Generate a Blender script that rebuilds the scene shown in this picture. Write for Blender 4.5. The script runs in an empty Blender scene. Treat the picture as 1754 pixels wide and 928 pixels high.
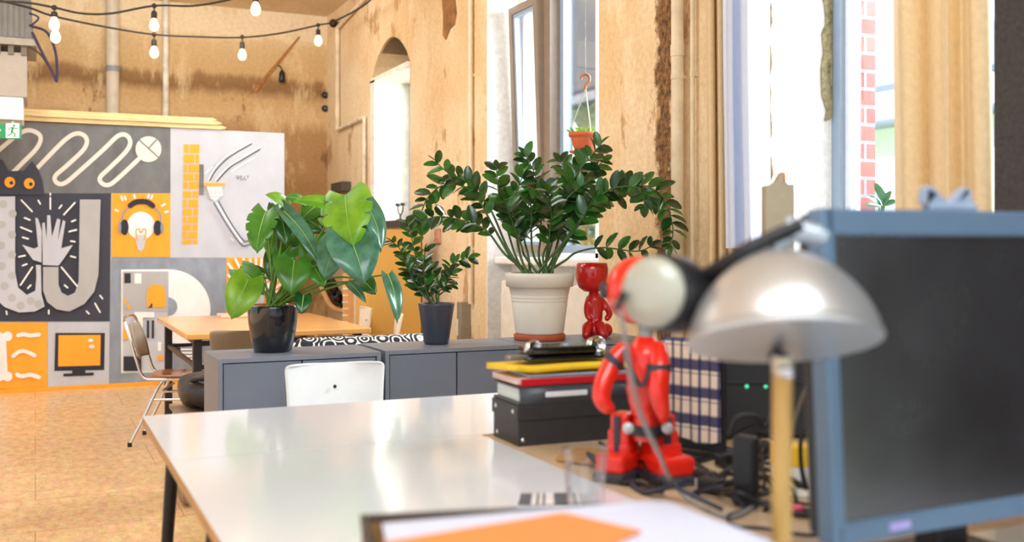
import bpy, bmesh, math, random
from mathutils import Vector, Matrix
random.seed(7)
sc = bpy.context.scene
C = sc.collection
V = Vector
# ------------------------------------------------------------------ camera model (metres; photo read as 1754 x 928)
TH = math.radians(24.8); ST, CT = math.sin(TH), math.cos(TH)
F, U0, V0, H = 1767.0, 877.0, 420.0, 1.25
FWD = V((ST, CT, 0)); RGT = V((CT, -ST, 0)); UP = V((0, 0, 1))
def ray(u, v):
    a = (u-U0)/F
    return V((ST+a*CT, CT-a*ST, (V0-v)/F))
def P(u, v, d): r = ray(u, v); return V((r.x*d, r.y*d, H+r.z*d))
def PY(u, v, Y): return P(u, v, Y/ray(u, v).y)
def PX(u, v, X): return P(u, v, X/ray(u, v).x)
def PZ(u, v, z): return P(u, v, (z-H)/ray(u, v).z)

# ------------------------------------------------------------------ materials
def lin(c):
    o = []
    for x in c[:3]:
        x /= 255.0
        o.append(x/12.92 if x <= 0.04045 else ((x+0.055)/1.055)**2.4)
    return (*o, 1)
def nn(t, kind, **kw):
    n = t.nodes.new(kind)
    for k, v in kw.items():
        if k in n.inputs: n.inputs[k].default_value = v
        else: setattr(n, k, v)
    return n
def newmat(name):
    m = bpy.data.materials.new(name); m.use_nodes = True
    t = m.node_tree; t.nodes.clear()
    out = t.nodes.new('ShaderNodeOutputMaterial'); b = t.nodes.new('ShaderNodeBsdfPrincipled')
    t.links.new(b.outputs[0], out.inputs[0])
    return m, t, b, out
def ramp(t, src, stops, interp='LINEAR'):
    r = t.nodes.new('ShaderNodeValToRGB'); r.color_ramp.interpolation = interp
    e = r.color_ramp.elements
    while len(e) < len(stops): e.new(0.5)
    for el, (p, c) in zip(e, stops): el.position = p; el.color = c
    t.links.new(src, r.inputs[0]); return r.outputs[0]
def mix(t, a, b, f, mode='MIX'):
    n = t.nodes.new('ShaderNodeMix'); n.data_type = 'RGBA'; n.blend_type = mode
    for s, i in ((f, 0), (a, 6), (b, 7)):
        if isinstance(s, (int, float)): n.inputs[i].default_value = s
        elif isinstance(s, tuple): n.inputs[i].default_value = s
        else: t.links.new(s, n.inputs[i])
    return n.outputs[2]
def mth(t, op, a, b=None, c=None, clamp=False):
    n = t.nodes.new('ShaderNodeMath'); n.operation = op; n.use_clamp = clamp
    for i, s in enumerate((a, b, c)):
        if s is None: continue
        if isinstance(s, (int, float)): n.inputs[i].default_value = s
        else: t.links.new(s, n.inputs[i])
    return n.outputs[0]
_mc = {}
def mat(name, rgb, rough=0.5, metal=0.0, noise=0.06, scale=14, bump=0.0, coat=0.0, emit=0.0, stretch=None, sss=0, transl=0):
    if name in _mc: return _mc[name]
    m, t, b, out = newmat(name)
    c = lin(rgb)
    tc = nn(t, 'ShaderNodeTexCoord'); src = tc.outputs['Object']
    if stretch:
        mp = nn(t, 'ShaderNodeMapping'); mp.inputs['Scale'].default_value = stretch
        t.links.new(src, mp.inputs[0]); src = mp.outputs[0]
    nz = nn(t, 'ShaderNodeTexNoise', Scale=scale, Detail=5.0, Roughness=0.6); t.links.new(src, nz.inputs['Vector'])
    lo = tuple(max(0, x*(1-noise*2.2)) for x in c[:3])+(1,); hi = tuple(min(1, x*(1+noise*2.2)) for x in c[:3])+(1,)
    col = ramp(t, nz.outputs['Fac'], [(0.3, lo), (0.7, hi)])
    t.links.new(col, b.inputs['Base Color'])
    b.inputs['Roughness'].default_value = rough; b.inputs['Metallic'].default_value = metal
    if coat: b.inputs['Coat Weight'].default_value = coat; b.inputs['Coat Roughness'].default_value = 0.08
    if emit: b.inputs['Emission Color'].default_value = c; b.inputs['Emission Strength'].default_value = emit
    if bump:
        bp = nn(t, 'ShaderNodeBump', Strength=bump, Distance=0.01); t.links.new(nz.outputs['Fac'], bp.inputs['Height'])
        t.links.new(bp.outputs[0], b.inputs['Normal'])
    if transl:
        tr = nn(t, 'ShaderNodeBsdfTranslucent'); t.links.new(col, tr.inputs[0])
        ms = nn(t, 'ShaderNodeMixShader'); ms.inputs[0].default_value = transl
        t.links.new(b.outputs[0], ms.inputs[1]); t.links.new(tr.outputs[0], ms.inputs[2]); t.links.new(ms.outputs[0], out.inputs[0])
    _mc[name] = m
    return m
def glass_mat(name, tint=(250, 252, 255), refl=0.07, fres=0.8):
    if name in _mc: return _mc[name]
    m, t, b, out = newmat(name); t.nodes.remove(b)
    tr = nn(t, 'ShaderNodeBsdfTransparent'); tr.inputs[0].default_value = lin(tint)
    gl = nn(t, 'ShaderNodeBsdfGlossy'); gl.inputs['Roughness'].default_value = 0.02
    lw = nn(t, 'ShaderNodeLayerWeight', Blend=0.25)
    f = mth(t, 'MULTIPLY_ADD', lw.outputs['Fresnel'], fres, refl*0.4, clamp=True)
    ms = nn(t, 'ShaderNodeMixShader'); t.links.new(f, ms.inputs[0]); t.links.new(tr.outputs[0], ms.inputs[1]); t.links.new(gl.outputs[0], ms.inputs[2])
    t.links.new(ms.outputs[0], out.inputs[0]); _mc[name] = m
    return m
def plaster(name, base, light, dark, zstops=None, strip=False, patch=0.60):
    m, t, b, out = newmat(name)
    g = nn(t, 'ShaderNodeNewGeometry'); pos = g.outputs['Position']
    def noise(s, d=8, r=0.6, st=None):
        n = nn(t, 'ShaderNodeTexNoise', Scale=s, Detail=float(d), Roughness=r)
        src = pos
        if st:
            mp = nn(t, 'ShaderNodeMapping'); mp.inputs['Scale'].default_value = st; t.links.new(src, mp.inputs[0]); src = mp.outputs[0]
        t.links.new(src, n.inputs['Vector']); return n.outputs['Fac']
    n1 = noise(0.9); n2 = noise(2.2, 10, 0.68, (1, 1, 0.55)); n3 = noise(30, 6, 0.7); n4 = noise(3.0, 8, 0.7, (1, 1, 0.3)); n5 = noise(9, 9, 0.75)
    sep = nn(t, 'ShaderNodeSeparateXYZ'); t.links.new(pos, sep.inputs[0])
    col = ramp(t, n1, [(0.38, lin(base)), (0.62, lin(light))])
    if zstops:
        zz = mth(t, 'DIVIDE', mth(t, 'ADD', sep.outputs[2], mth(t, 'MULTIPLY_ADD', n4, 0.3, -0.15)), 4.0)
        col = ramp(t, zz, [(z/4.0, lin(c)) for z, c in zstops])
    col = mix(t, col, lin(light), ramp(t, n4, [(0.52, (0,)*3+(1,)), (0.60, (0.75,)*3+(1,))]))
    col = mix(t, col, lin(dark), ramp(t, n2, [(patch, (0,)*3+(1,)), (patch+0.035, (0.8,)*3+(1,))]))
    col = mix(t, col, lin(dark), ramp(t, n5, [(0.62, (0,)*3+(1,)), (0.75, (0.55,)*3+(1,))]))
    hgt = n2
    if strip:
        yy = mth(t, 'ABSOLUTE', mth(t, 'ADD', mth(t, 'SUBTRACT', sep.outputs[1], 4.43), mth(t, 'MULTIPLY_ADD', n5, 0.22, -0.11)))
        mk = ramp(t, yy, [(0.055, (1, 1, 1, 1)), (0.085, (0, 0, 0, 1))])
        col = mix(t, col, ramp(t, n3, [(0.35, lin((70, 45, 25))), (0.65, lin((165, 120, 72)))]), mk)
    col = mix(t, col, ramp(t, n3, [(0.3, (0.72, 0.70, 0.66, 1)), (0.62, (1, 1, 1, 1))]), 0.7, 'MULTIPLY')
    t.links.new(col, b.inputs['Base Color']); b.inputs['Roughness'].default_value = 0.9
    bp = nn(t, 'ShaderNodeBump', Strength=0.45, Distance=0.02)
    t.links.new(mth(t, 'ADD', mth(t, 'MULTIPLY', n2, 2.0), mth(t, 'MULTIPLY', n3, 0.5)), bp.inputs['Height']); t.links.new(bp.outputs[0], b.inputs['Normal'])
    return m

# ------------------------------------------------------------------ mesh helpers
class MB:
    def __init__(s): s.v = []; s.f = []; s.m = []; s.s = []
    def add(s, vs, fs, mi=0, smooth=False):
        b = len(s.v); s.v += [V(x) for x in vs]
        for f in fs: s.f.append([b+i for i in f]); s.m.append(mi); s.s.append(smooth)
        return s
    def box(s, lo, hi, mi=0):
        (a, b, c), (d, e, f) = lo, hi
        return s.add([(a,b,c),(d,b,c),(d,e,c),(a,e,c),(a,b,f),(d,b,f),(d,e,f),(a,e,f)],
              [(0,3,2,1),(4,5,6,7),(0,1,5,4),(1,2,6,5),(2,3,7,6),(3,0,4,7)], mi)
    def rbox(s, c, size, bev=0.005, rot=None, mi=0, seg=2):
        bm = bmesh.new(); bmesh.ops.create_cube(bm, size=1)
        for w in bm.verts: w.co = V((w.co.x*size[0], w.co.y*size[1], w.co.z*size[2]))
        if bev: bmesh.ops.bevel(bm, geom=list(bm.edges), offset=bev, segments=seg, affect='EDGES', profile=0.5)
        M = Matrix.Translation(V(c)) @ (rot.to_4x4() if rot else Matrix.Identity(4))
        bm.verts.index_update()
        s.add([M @ w.co for w in bm.verts], [[w.index for w in f.verts] for f in bm.faces], mi, False); bm.free(); return s
    def tube(s, pts, r, n=10, mi=0, caps=True, closed=False, flat=1.0):
        pts = [V(p) for p in pts]; k = len(pts)
        rs = r if isinstance(r, (list, tuple)) else [r]*k
        rings = []; nrm = None
        for i, p in enumerate(pts):
            a = pts[i-1] if (i > 0 or closed) else pts[i]; b = pts[(i+1) % k] if (i < k-1 or closed) else pts[i]
            tg = (b-a); tg = tg.normalized() if tg.length > 1e-9 else V((0, 0, 1))
            if nrm is None:
                nrm = tg.cross(UP)
                if nrm.length < 1e-3: nrm = tg.cross(V((1, 0, 0)))
            nrm = (nrm - tg*nrm.dot(tg)); nrm.normalize(); bn = tg.cross(nrm)
            rings.append([p + (nrm*math.cos(2*math.pi*j/n) + bn*math.sin(2*math.pi*j/n)*flat)*rs[i] for j in range(n)])
        vs = [x for rg in rings for x in rg]; fs = []
        for i in range(k if closed else k-1):
            for j in range(n):
                a0 = i*n+j; a1 = i*n+(j+1) % n; b0 = ((i+1) % k)*n+j; b1 = ((i+1) % k)*n+(j+1) % n
                fs.append((a0, a1, b1, b0))
        s.add(vs, fs, mi, True)
        if caps and not closed:
            s.add(rings[0], [tuple(range(n))[::-1]], mi); s.add(rings[-1], [tuple(range(n))], mi)
        return s
    def lathe(s, prof, M=None, n=36, mi=0, smooth=True, sx=1.0, sy=1.0):
        M = Matrix.Translation(V(M)) if isinstance(M, (tuple, Vector)) else (M or Matrix.Identity(4))
        vs = []; fs = []
        for r, z in prof:
            for j in range(n):
                a = 2*math.pi*j/n; vs.append(M @ V((r*math.cos(a)*sx, r*math.sin(a)*sy, z)))
        for i in range(len(prof)-1):
            for j in range(n):
                fs.append((i*n+j, i*n+(j+1) % n, (i+1)*n+(j+1) % n, (i+1)*n+j))
        s.add(vs, fs, mi, smooth)
        for i in (0, len(prof)-1):
            if prof[i][0] > 1e-4 and i == 0: s.add(vs[:n], [tuple(range(n))[::-1]], mi)
            elif prof[i][0] > 1e-4: s.add(vs[-n:], [tuple(range(n))], mi)
        return s
    def ball(s, c, r, mi=0, n=20, sc_=(1, 1, 1), R=None):
        k = n//2; prof = [(r*math.sin(math.pi*i/k), -r*math.cos(math.pi*i/k)) for i in range(k+1)]
        M = Matrix.Translation(V(c)) @ (R.to_4x4() if R else Matrix.Identity(4)) @ Matrix.Diagonal((*sc_, 1))
        return s.lathe(prof, M, n, mi)
    def prism(s, poly, d, mi=0):
        # poly: list of 3D points (planar), d: extrusion vector
        k = len(poly); p = [V(x) for x in poly]; q = [x+V(d) for x in p]
        return s.add(p+q, [tuple(range(k))[::-1], tuple(range(k, 2*k))]+[(i, (i+1) % k, k+(i+1) % k, k+i) for i in range(k)], mi)
    def grid(s, fn, nu, nv, mi=0, smooth=True):
        vs = [fn(i/nu, j/nv) for i in range(nu+1) for j in range(nv+1)]
        fs = [(i*(nv+1)+j, (i+1)*(nv+1)+j, (i+1)*(nv+1)+j+1, i*(nv+1)+j+1) for i in range(nu) for j in range(nv)]
        return s.add(vs, fs, mi, smooth)
    def build(s, name, mats, parent=None, solid=0, recalc=True, origin=None, bevel=0, subsurf=0):
        mats = mats if isinstance(mats, (list, tuple)) else [mats]
        if parent is not None: o0 = ORIG[parent.name]
        elif origin is not None: o0 = V(origin)
        else:
            xs = [[w[i] for w in s.v] for i in range(3)]
            o0 = V(((min(xs[0])+max(xs[0]))/2, (min(xs[1])+max(xs[1]))/2, min(xs[2])))
        me = bpy.data.meshes.new(name)
        me.from_pydata([w-o0 for w in s.v], [], s.f)
        for m in mats: me.materials.append(m)
        me.polygons.foreach_set('material_index', s.m); me.polygons.foreach_set('use_smooth', s.s)
        if recalc:
            bm = bmesh.new(); bm.from_mesh(me); bmesh.ops.recalc_face_normals(bm, faces=bm.faces); bm.to_mesh(me); bm.free()
        me.update()
        ob = bpy.data.objects.new(name, me); C.objects.link(ob)
        if parent is not None: ob.parent = parent; ORIG[ob.name] = o0
        else: ob.location = o0; ORIG[ob.name] = o0
        if solid:
            md = ob.modifiers.new('Solidify', 'SOLIDIFY'); md.thickness = solid; md.offset = 0
        if bevel:
            md = ob.modifiers.new('Bevel', 'BEVEL'); md.width = bevel; md.segments = 2; md.limit_method = 'ANGLE'
        if subsurf:
            md = ob.modifiers.new('Subdiv', 'SUBSURF'); md.levels = subsurf; md.render_levels = subsurf
        return ob
ORIG = {}
def thing(name, label, cat, loc=(0, 0, 0), rotz=0, group=None, local=False):
    o = bpy.data.objects.new(name, None); C.objects.link(o)
    o.empty_display_size = 0.05
    o.location = loc; o.rotation_euler = (0, 0, rotz)
    ORIG[o.name] = V((0, 0, 0)) if local else V(loc)
    return tag(o, label, cat, group)
def tag(o, label, cat, group=None, kind=None):
    o['label'] = label; o['category'] = cat
    if group: o['group'] = group
    if kind: o['kind'] = kind
    return o
def lab(o, label): o['label'] = label; return o
def struct(mb, name, mats, label=None, **k):
    o = mb.build(name, mats, **k); o['kind'] = 'structure'
    if label: o['label'] = label
    return o
def dup(root, loc, rotz, label, group=None, scale=None):
    r = root.copy(); C.objects.link(r); r.location = loc; r.rotation_euler = (0, 0, rotz)
    r['label'] = label
    if group: r['group'] = group
    if scale: r.scale = scale
    for ch in list(root.children):
        c = ch.copy(); C.objects.link(c); c.parent = r
        for g in list(ch.children):
            d = g.copy(); C.objects.link(d); d.parent = c
    return r
def cat_rom(pts, n=8, closed=False):
    pts = [V(p) for p in pts]; k = len(pts); out = []
    for i in range(k if closed else k-1):
        if closed: a, b, c, d = pts[i-1], pts[i], pts[(i+1) % k], pts[(i+2) % k]
        else: a, b, c, d = pts[max(i-1, 0)], pts[i], pts[i+1], pts[min(i+2, k-1)]
        for j in range(n):
            t = j/n
            out.append(0.5*((2*b)+(c-a)*t+(2*a-5*b+4*c-d)*t*t+(3*b-a-3*c+d)*t**3))
    if not closed: out.append(pts[-1])
    return out
def frame_z(axis, hint=UP):
    z = V(axis).normalized(); x = V(hint).cross(z)
    if x.length < 1e-3: x = V((1, 0, 0)).cross(z)
    x.normalize(); y = z.cross(x)
    return Matrix((x, y, z)).transposed()
def orient(loc, axis): return Matrix.Translation(V(loc)) @ frame_z(axis).to_4x4()
# ------------------------------------------------------------------ setting: camera, light, room shell
XW, YF, ZC = 2.9, 11.1, 3.75
cam = bpy.data.cameras.new('camera'); co = bpy.data.objects.new('camera', cam); C.objects.link(co)
co.location = (0, 0, H); co.rotation_euler = (math.pi/2, 0, -TH)
cam.sensor_width = 36; cam.lens = F/1754*36; cam.shift_y = -(464-V0)/1754; cam.clip_start = 0.05; cam.clip_end = 200
cam.dof.use_dof = True; cam.dof.focus_distance = 4.9; cam.dof.aperture_fstop = 2.3
sc.camera = co
sc.view_settings.view_transform = 'Standard'; sc.view_settings.look = 'None'; sc.view_settings.exposure = 0.25
w = bpy.data.worlds.new('world'); sc.world = w; w.use_nodes = True
wt = w.node_tree; bg = wt.nodes['Background']
tcw = nn(wt, 'ShaderNodeTexCoord'); spw = nn(wt, 'ShaderNodeSeparateXYZ'); wt.links.new(tcw.outputs['Generated'], spw.inputs[0])
wc = ramp(wt, mth(wt, 'MULTIPLY_ADD', spw.outputs[2], 0.5, 0.5), [(0.35, (0.66, 0.69, 0.73, 1)), (0.5, (0.90, 0.95, 1, 1)), (0.8, (0.86, 0.93, 1, 1))])
wt.links.new(wc, bg.inputs[0]); bg.inputs[1].default_value = 1.1
def area(name, loc, target, size, power, col, shape='RECTANGLE', spread=math.pi):
    l = bpy.data.lights.new(name, 'AREA'); l.shape = shape; l.size, l.size_y = size; l.energy = power; l.color = col; l.spread = spread
    o = bpy.data.objects.new(name, l); C.objects.link(o); o.location = loc
    o.rotation_euler = (V(target)-V(loc)).to_track_quat('-Z', 'Y').to_euler(); return o
area('window_daylight', (4.3, 5.7, 2.8), (2.0, 6.2, 0.8), (1.5, 1.6), 260, (0.88, 0.95, 1))
area('window_daylight', (4.5, 2.5, 2.9), (1.5, 3.2, 0.8), (1.7, 1.6), 310, (0.88, 0.95, 1))
area('window_daylight', (4.3, 8.6, 2.6), (2.2, 9.3, 1.2), (1.2, 1.4), 150, (0.95, 0.98, 1))
area('overhead_fill', (-1.2, 6.6, 3.6), (-0.6, 7.4, 0), (3.0, 3.0), 80, (0.84, 0.92, 1))  # added fill from above, brightens the far end of the room
area('overhead_fill', (0.2, 0.2, 3.5), (0.8, 2.5, 0.8), (2.5, 2.0), 112, (0.82, 0.91, 1))  # added fill above the camera, brightens the desks
area('wall_fill', (0.2, 5.6, 3.3), (2.9, 8.0, 2.0), (2.0, 0.8), 45, (0.95, 0.97, 1))  # added fill, brightens the window wall
area('wall_fill', (0.6, 8.8, 3.5), (1.3, 11.1, 2.6), (3.0, 0.5), 32, (0.95, 0.97, 1))  # added fill, brightens the far wall
sl = bpy.data.lights.new('sun', 'SUN'); sl.energy = 6; sl.angle = 0.02; so = bpy.data.objects.new('sun', sl); C.objects.link(so)
so.location = (-8, 5, 12); so.rotation_euler = (V((0.62, 0.06, -0.80))).to_track_quat('-Z', 'Y').to_euler()

M_far = plaster('far_wall_plaster', (206, 166, 112), (236, 206, 156), (136, 98, 58),
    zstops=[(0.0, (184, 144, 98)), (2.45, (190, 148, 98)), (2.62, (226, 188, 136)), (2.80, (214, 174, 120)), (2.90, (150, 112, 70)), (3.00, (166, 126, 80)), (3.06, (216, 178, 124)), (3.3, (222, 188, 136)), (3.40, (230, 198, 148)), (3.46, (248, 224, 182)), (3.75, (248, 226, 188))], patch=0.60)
M_win = plaster('window_wall_plaster', (228, 192, 140), (246, 222, 182), (192, 146, 92), strip=True, patch=0.57)
M_white = plaster('white_reveal_plaster', (236, 234, 228), (248, 247, 244), (206, 200, 186), patch=0.66)
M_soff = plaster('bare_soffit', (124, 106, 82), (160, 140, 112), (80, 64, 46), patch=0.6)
M_ceil = plaster('ceiling_plaster', (232, 206, 166), (240, 218, 182), (214, 184, 140), patch=0.68)

# floor: pressed wood boards
m, t, b, out = newmat('wood_floor')
g = nn(t, 'ShaderNodeNewGeometry')
mp = nn(t, 'ShaderNodeMapping'); mp.inputs['Scale'].default_value = (1, 0.45, 1); t.links.new(g.outputs['Position'], mp.inputs[0])
n1 = nn(t, 'ShaderNodeTexNoise', Scale=22.0, Detail=8.0, Roughness=0.75); t.links.new(mp.outputs[0], n1.inputs['Vector'])
n2 = nn(t, 'ShaderNodeTexVoronoi', Scale=26.0); t.links.new(mp.outputs[0], n2.inputs['Vector'])
br = nn(t, 'ShaderNodeTexBrick', Scale=1.0, **{'Mortar Size': 0.003, 'Brick Width': 1.25, 'Row Height': 0.62}); t.links.new(g.outputs['Position'], br.inputs['Vector'])
br.inputs['Color1'].default_value = (1, 1, 1, 1); br.inputs['Color2'].default_value = (0.93, 0.92, 0.90, 1); br.inputs['Mortar'].default_value = (0.55, 0.5, 0.45, 1)
c1 = ramp(t, n1.outputs['Fac'], [(0.3, lin((190, 144, 92))), (0.5, lin((222, 182, 128))), (0.7, lin((238, 206, 156)))])
c1 = mix(t, c1, n2.outputs['Color'], 0.10, 'OVERLAY'); c1 = mix(t, c1, br.outputs['Color'], 0.8, 'MULTIPLY')
t.links.new(c1, b.inputs['Base Color']); b.inputs['Roughness'].default_value = 0.32
bp = nn(t, 'ShaderNodeBump', Strength=0.08); t.links.new(n1.outputs['Fac'], bp.inputs['Height']); t.links.new(bp.outputs[0], b.inputs['Normal'])
struct(MB().box((-6, -3, -0.1), (3.5, 11.3, 0)), 'floor', m, 'glossy pale pressed wood floor')
struct(MB().box((-6, -3, ZC), (3.5, 11.3, ZC+0.12)), 'ceiling', M_ceil)
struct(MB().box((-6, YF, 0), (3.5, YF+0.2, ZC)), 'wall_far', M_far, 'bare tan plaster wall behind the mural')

# window wall: strips between the openings
OPEN = [(1.75, 3.62, 1.20, 3.15, 3.35), (5.10, 6.69, 0.22, 3.05, 3.22), (8.35, 9.45, 1.46, 2.82, 3.12)]
def wall_strips(x0, x1):
    b = MB(); y = -1.0
    def arch(y0, y1, zs, zp):
        return [(y0+(y1-y0)*i/12, zs+(zp-zs)*math.sin(math.pi*i/12)**0.75) for i in range(13)]
    for (y0, y1, zb, zs, zp) in OPEN:
        b.box((x0, y, 0), (x1, y0, ZC)); b.box((x0, y0, 0), (x1, y1, zb))
        poly = [(x0, yy, zz) for yy, zz in arch(y0, y1, zs, zp)] + [(x0, y1, ZC), (x0, y0, ZC)]
        b.prism(poly, (x1-x0, 0, 0)); y = y1
    b.box((x0, y, 0), (x1, YF, ZC)); return b
struct(wall_strips(XW, 3.36), 'wall_right', M_win, 'tan window wall with flaking plaster')
m, t, b, out = newmat('red_brick')
g = nn(t, 'ShaderNodeNewGeometry'); sp = nn(t, 'ShaderNodeSeparateXYZ'); t.links.new(g.outputs['Position'], sp.inputs[0])
cb = nn(t, 'ShaderNodeCombineXYZ'); t.links.new(mth(t, 'ADD', sp.outputs[0], sp.outputs[1]), cb.inputs[0]); t.links.new(sp.outputs[2], cb.inputs[1])
br = nn(t, 'ShaderNodeTexBrick', Scale=1.0, **{'Mortar Size': 0.008, 'Brick Width': 0.24, 'Row Height': 0.082}); t.links.new(cb.outputs[0], br.inputs['Vector'])
br.inputs['Color1'].default_value = lin((122, 42, 32)); br.inputs['Color2'].default_value = lin((150, 66, 52)); br.inputs['Mortar'].default_value = lin((112, 112, 120))
t.links.new(br.outputs['Color'], b.inputs['Base Color']); b.inputs['Roughness'].default_value = 0.85
struct(wall_strips(3.37, 3.52), 'wall_outside', m, 'red brick outer face of the window wall')
for i, (y0, y1, zb, zs, zp) in enumerate(OPEN):
    b = MB().box((XW-0.004, y1-0.012, zb), (3.36, y1+0.002, zs+0.03)).box((XW+0.004, y0-0.002, zb), (3.36, y0+0.012, zs))
    struct(b, 'trim_%d' % (i+1), M_white, 'white plastered window reveal')
# box lining filling the lower part of the arched niche
b = MB().box((XW-0.02, 9.30, 1.46), (3.22, 9.44, 2.80)).box((XW-0.02, 8.36, 2.78), (3.22, 9.44, 2.82))
struct(b, 'trim_4', mat('lining_cream', (244, 236, 216), 0.6), 'white box lining in the arched niche')
b = MB()
b.grid(lambda a, c: V((XW+0.02+0.42*c, 8.37+1.06*a, 2.84+(0.27)*math.sin(math.pi*(0.02+0.96*a))**0.75)), 16, 3)
struct(b, 'trim_5', M_soff, 'bare concrete arch above the niche', recalc=False)

b = MB()
yy0, yy1 = 8.36, 9.44
b.prism([(3.20, yy0+(yy1-yy0)*i/12, 2.83+0.30*math.sin(math.pi*i/12)**0.75) for i in range(13)], (0.14, 0, 0))
struct(b, 'trim_11', M_soff, 'bare masonry closing the arch above the niche window')
# windows
M_frame = mat('frame_blue_grey', (150, 166, 184), 0.35, noise=0.02)
M_frame_w = mat('frame_white', (236, 238, 242), 0.35, noise=0.02)
M_taupe = mat('frame_taupe', (142, 124, 106), 0.4, noise=0.04)
M_glass = glass_mat('window_glass')
def rect_frame(b, x0, x1, y0, y1, z0, z1, w_, mi=0):
    b.box((x0, y0, z0), (x1, y0+w_, z1), mi).box((x0, y1-w_, z0), (x1, y1, z1), mi)
    b.box((x0, y0+w_, z0), (x1, y1-w_, z0+w_), mi).box((x0, y0+w_, z1-w_), (x1, y1-w_, z1), mi)
# window 3 (nearest)
wn = struct(MB().box((3.25, 3.555, 1.2), (3.35, 3.608, 3.15)).box((3.25, 1.76, 1.2), (3.35, 1.82, 3.15)).box((3.25, 1.82, 1.2), (3.35, 3.555, 1.27)).box((3.25, 1.82, 3.08), (3.35, 3.555, 3.34)), 'window_1', M_frame, 'blue grey framed window by the monitor')
b = MB(); rect_frame(b, 3.28, 3.335, 2.66, 3.555, 1.27, 3.08, 0.035); rect_frame(b, 3.28, 3.335, 1.82, 2.66, 1.27, 3.08, 0.035)
b.build('sash', M_frame_w, wn)
MB().box((3.305, 1.85, 1.30), (3.31, 3.53, 3.05)).build('glass', M_glass, wn)
# window 2 with a tilted sash
wn = thing('window_2', 'window with its left sash tilted open', 'window', (3.15, 5.9, 1.14)); wn['kind'] = 'structure'
b = MB(); rect_frame(b, 3.15, 3.25, 5.115, 6.675, 1.15, 3.05, 0.05); b.box((3.15, 5.55, 1.15), (3.25, 5.585, 3.05)).box((3.16, 5.16, 3.0), (3.24, 6.63, 3.2))
b.build('window_frame', M_frame_w, wn)
MB().box((3.10, 6.11, 1.18), (3.22, 6.27, 3.03)).build('mullion', M_taupe, wn)
b = MB(); rect_frame(b, 3.175, 3.235, 5.585, 6.11, 1.2, 3.0, 0.05); o = b.build('sash', M_frame, wn)
MB().box((3.20, 5.62, 1.24), (3.205, 6.07, 2.96)).build('glass', M_glass, o)
MB().box((3.20, 5.165, 1.2), (3.205, 5.55, 3.0)).build('glass', M_glass, wn)
b = MB(); rect_frame(b, 3.10, 3.16, 6.20, 6.64, 1.2, 2.92, 0.05)
b2 = MB().box((3.125, 6.245, 1.24), (3.13, 6.6, 2.88))
b3 = MB(); rect_frame(b3, 3.112, 3.15, 6.245, 6.595, 1.245, 2.875, 0.03)
for q in (b, b2, b3):
    for p in q.v: p.x -= (p.z-1.2)*0.036
o = b.build('tilted_sash', M_taupe, wn); b2.build('glass', M_glass, o); b3.build('inner_edge', M_frame, o)
# window 1, seen edge-on in the niche
wn = struct(MB().box((3.22, 8.36, 1.46), (3.32, 8.43, 2.82)).box((3.22, 9.24, 1.46), (3.32, 9.30, 2.82)).box((3.22, 8.43, 1.46), (3.32, 9.24, 1.53)).box((3.22, 8.43, 2.75), (3.32, 9.24, 2.84)), 'window_3', M_frame, 'narrow window in the arched niche')
MB().box((3.27, 8.43, 1.53), (3.275, 9.24, 2.75)).build('glass', M_glass, wn)
b = MB().prism([(3.235+dx, 3.605, PX(1418, v, 3.235).z) for dx, v in ((0.0, -60), (0.012, -60), (0.012, 196), (0.0, 205), (-0.03, 208), (-0.018, 190), (-0.045, 165), (-0.05, 120), (-0.035, 90), (-0.045, 60), (-0.02, 40), (-0.03, 10), (-0.05, -10), (-0.04, -60))], (0, -0.006, 0))
struct(b, 'trim_12', mat('broken_plaster', (150, 138, 104), 0.95, noise=0.25, scale=30, bump=0.5), 'broken plaster strip beside the blue grey window frame')
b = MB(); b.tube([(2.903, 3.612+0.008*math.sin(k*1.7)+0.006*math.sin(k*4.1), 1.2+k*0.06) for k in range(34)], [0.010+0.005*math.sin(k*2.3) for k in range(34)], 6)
struct(b, 'trim_13', mat('corner_shade', (130, 104, 72), 0.95, noise=0.25, scale=30), 'brown strip standing in for shading on the plaster corner beside the white curtain edge')  # shading of the reveal corner, put into a thin brown strip
# sills
struct(MB().rbox((3.02, 8.88, 1.435), (0.44, 1.16, 0.06), 0.006), 'trim_6', mat('slate_sill', (60, 54, 54), 0.4), 'dark slate sill of the niche window')
struct(MB().box((3.08, 5.112, 0.22), (3.36, 6.678, 1.12)), 'trim_14', M_white, 'white parapet below the window')
struct(MB().rbox((3.12, 5.89, 1.145), (0.36, 1.55, 0.05), 0.012), 'trim_7', mat('sill_white', (240, 238, 232), 0.4), 'white window sill behind the large plant')
struct(MB().rbox((3.04, 2.69, 1.185), (0.40, 1.96, 0.04), 0.012), 'trim_8', mat('sill_white', (240, 238, 232), 0.4), 'white window sill behind the monitor')

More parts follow.
